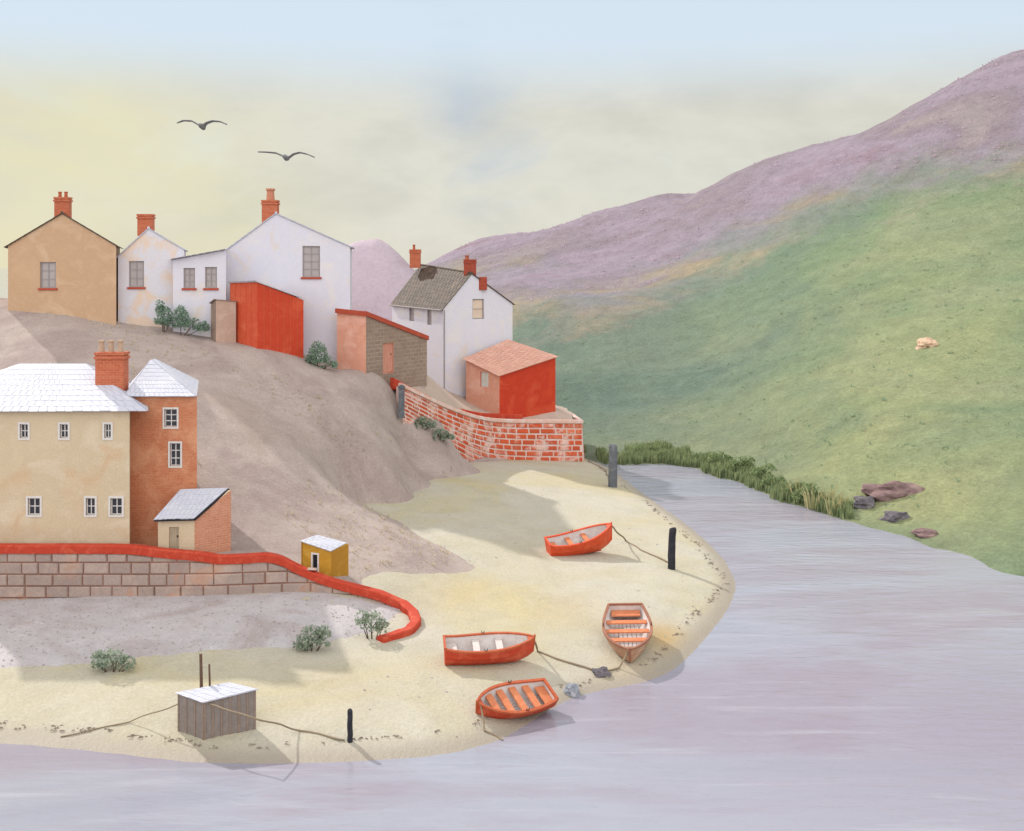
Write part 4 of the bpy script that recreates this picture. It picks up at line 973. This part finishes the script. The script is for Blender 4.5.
def peb(m,p):
    s=random.choice((.02,.025,.03,.03,.04,.06)); a=random.uniform(0,PI); c,s2=math.cos(a),math.sin(a); q=Vector(p)
    base=[(c*1.3*s,s2*1.3*s),(-s2*s,c*s),(-c*1.2*s,-s2*1.2*s),(s2*.9*s,-c*.9*s)]
    m.add([(q.x+u,q.y+v,q.z-.02) for u,v in base]+[(q.x+u*.6,q.y+v*.6,q.z+s*.75) for u,v in base],[(0,1,5,4),(1,2,6,5),(2,3,7,6),(3,0,4,7),(4,5,6,7)])
PEB=wash('pebble',S(196,186,182,.8),S(180,170,166,.8),S(210,202,198,.8),3,20,.1,island=.2)
cover('pebbles',PEB,scatter(-30,-4,47,56,2600,bank_z,lambda x,y,z:(poly_sd(x,y,BKP)>.3)&(y<sw_y(x)-.1)),peb)
cover('beach_pebbles',PEB,scatter(-30,14,38,95,1700,beach_z,lambda x,y,z:(z>.02)&(vnoise(x,y,.12,51)>.12)&(z>hill_z(x,y)+.03)),peb)
cover('hill_grass',leafmat('dry_grass',S(190,178,156,.98),S(206,194,172,1.0)),scatter(-45,0,57,88,3600,hill_z,lambda x,y,z:(z>beach_z(x,y)+.1)&(y>sw_y(x)+.5)&(vnoise(x,y,.16,61)>.16)),tuft(.13,.07,5))

def wrack(m,p):
    for _ in range(3):
        a=random.uniform(0,PI); d=Vector((math.cos(a),math.sin(a)*.5,0)); q=Vector(p)+Vector((random.gauss(0,.14),random.gauss(0,.10),.012)); w_=random.uniform(.008,.022); l=random.uniform(.04,.13); n_=Vector((-d.y,d.x,0)).normalized()
        m.add([q-d*l-n_*w_,q+d*l-n_*w_,q+d*l*.8+n_*w_,q-d*l*.8+n_*w_,q-d*l*.4+Vector((0,0,.04)),q+d*l*.4+Vector((0,0,.04))],[(0,1,5,4),(1,2,5),(2,3,4,5),(3,0,4)])
cover('seaweed',wash('dry_wrack',S(170,154,138),S(152,138,126),S(186,170,150),3,20,.15,island=.2),scatter(-26,14,36,102,26000,beach_z,lambda x,y,z:(np.abs(poly_sd(x,y,SHP)-1.0-.5*vnoise(x,y,.15,71))<.12+.12*vnoise(x,y,.5,72))&(y>36)),wrack)
# ------------------------------------------------------------------ sky, sun, camera
SUN_AZ=Vector((-.68,.73)).normalized(); EL=R(37)
w=bpy.data.worlds.new('World'); bpy.context.scene.world=w; w.use_nodes=True; nt=w.node_tree; N=nt.nodes; Lk=nt.links.new
bg=N['Background']; bg.inputs['Strength'].default_value=.1
sky=N.new('ShaderNodeTexSky'); sky.sky_type='NISHITA'; sky.sun_disc=False; sky.sun_elevation=EL; sky.sun_rotation=math.atan2(SUN_AZ.x,SUN_AZ.y); sky.air_density=1; sky.dust_density=.6
tc=N.new('ShaderNodeTexCoord'); sp=N.new('ShaderNodeSeparateXYZ'); Lk(tc.outputs['Generated'],sp.inputs[0])
def wn(scale,stretch,detail=6,rough=.6,dist=.6,off=0):
    mp=N.new('ShaderNodeMapping'); mp.inputs['Scale'].default_value=stretch; mp.inputs['Location'].default_value=(off,off,off); Lk(tc.outputs['Generated'],mp.inputs[0])
    n=N.new('ShaderNodeTexNoise'); n.inputs['Scale'].default_value=scale; n.inputs['Detail'].default_value=detail; n.inputs['Roughness'].default_value=rough; n.inputs['Distortion'].default_value=dist
    Lk(mp.outputs[0],n.inputs['Vector']); return n.outputs['Fac']
def wr(fac,stops):
    r=N.new('ShaderNodeValToRGB'); e=r.color_ramp.elements
    while len(e)<len(stops): e.new(.5)
    for i,(p,c) in enumerate(stops): e[i].position=p; e[i].color=c
    Lk(fac,r.inputs[0]); return r.outputs[0]
def wm(fac,a,b,bt='MIX'):
    n=N.new('ShaderNodeMix'); n.data_type='RGBA'; n.blend_type=bt
    for v,i in ((fac,n.inputs[0]),(a,n.inputs[6]),(b,n.inputs[7])):
        if hasattr(v,'links'): Lk(v,i)
        else: i.default_value=v
    return n.outputs[2]
def mr(v,a,b,c,d):
    n=N.new('ShaderNodeMapRange'); n.interpolation_type='SMOOTHSTEP'; Lk(v,n.inputs[0])
    for i,q in enumerate((a,b,c,d)): n.inputs[i+1].default_value=q
    return n.outputs[0]
def K(r,g,b,k=1): return (s2l(r)*k,s2l(g)*k,s2l(b)*k,1)
cl=wn(5.0,(1,1,2.0),8,.6,.15)
cloud=wr(cl,[(.30,K(207,206,194)),(.44,K(216,214,202)),(.56,K(225,223,210)),(.68,K(216,215,204)),(.80,K(228,226,217))])
yl=wn(3.2,(1,1,2.2),4,.6,.5,3.3)
side=mr(sp.outputs['X'],-.08,-.36,0,1)                 # warm bank of cloud towards the sun
m1=N.new('ShaderNodeMath'); m1.operation='MULTIPLY'; Lk(side,m1.inputs[0]); Lk(wr(yl,[(.36,g3(.15)),(.62,g3(1))]),m1.inputs[1])
cloud=wm(m1.outputs[0],cloud,K(230,224,188))
# thin blue breaks in the cloud, opening out higher up
hi=mr(sp.outputs['Z'],.13,.205,0,1)
brk=wn(4.5,(1,1,1.8),5,.6,.7,7.1)
cloud=wm(hi,cloud,K(216,231,243))
zen=mr(sp.outputs['Z'],.24,.75,0,1); back=mr(sp.outputs['Y'],.55,-.5,0,1)
mx=N.new('ShaderNodeMath'); mx.operation='MAXIMUM'; Lk(zen,mx.inputs[0]); Lk(back,mx.inputs[1])
cloud=wm(mx.outputs[0],cloud,(.78,.78,.78,1)); cloud=wm(back,cloud,(1.95,1.92,1.88,1))       # grey overhead; unseen bright cloud added behind the viewer to fill house fronts
sc=wm(1.0,cloud,(10,10,10,1),'MULTIPLY')
mask=wr(brk,[(.34,g3(.80)),(.46,g3(.95))])
# one soft blue gap in the cloud above the village
vd=N.new('ShaderNodeVectorMath'); vd.operation='DISTANCE'; Lk(tc.outputs['Generated'],vd.inputs[0]); vd.inputs[1].default_value=Vector((-.045,1,.142)).normalized()
ad=N.new('ShaderNodeMath'); ad.operation='MULTIPLY_ADD'; Lk(brk,ad.inputs[0]); ad.inputs[1].default_value=.26; Lk(vd.outputs['Value'],ad.inputs[2])
gap=mr(ad.outputs[0],.12,.235,.75,0)
sc=wm(gap,sc,tuple(10*v for v in K(172,194,222)[:3])+(1,))
fin=wm(mask,sky.outputs[0],sc); Lk(fin,bg.inputs['Color'])
sl=bpy.data.lights.new('sun','SUN'); sl.energy=3.7; sl.angle=R(1.2); sl.color=(1,.955,.89)
so=bpy.data.objects.new('sun',sl); C.objects.link(so)
to=Vector((SUN_AZ.x*math.cos(EL),SUN_AZ.y*math.cos(EL),math.sin(EL))); so.rotation_euler=to.to_track_quat('Z','Y').to_euler(); so.location=to*100
cam=bpy.data.cameras.new('camera'); co=bpy.data.objects.new('camera',cam); C.objects.link(co)
co.location=(0,0,H); co.rotation_euler=(PI/2,0,0); cam.sensor_fit='HORIZONTAL'; cam.sensor_width=36; cam.lens=36*F/1024; cam.shift_y=-(831/2-HY)/1024; cam.clip_start=.5; cam.clip_end=9000
sc_=bpy.context.scene; sc_.camera=co
sc_.view_settings.view_transform='Standard'; sc_.view_settings.look='None'; sc_.view_settings.exposure=0; sc_.view_settings.gamma=1
sc_.render.engine='CYCLES'; sc_.cycles.max_bounces=6
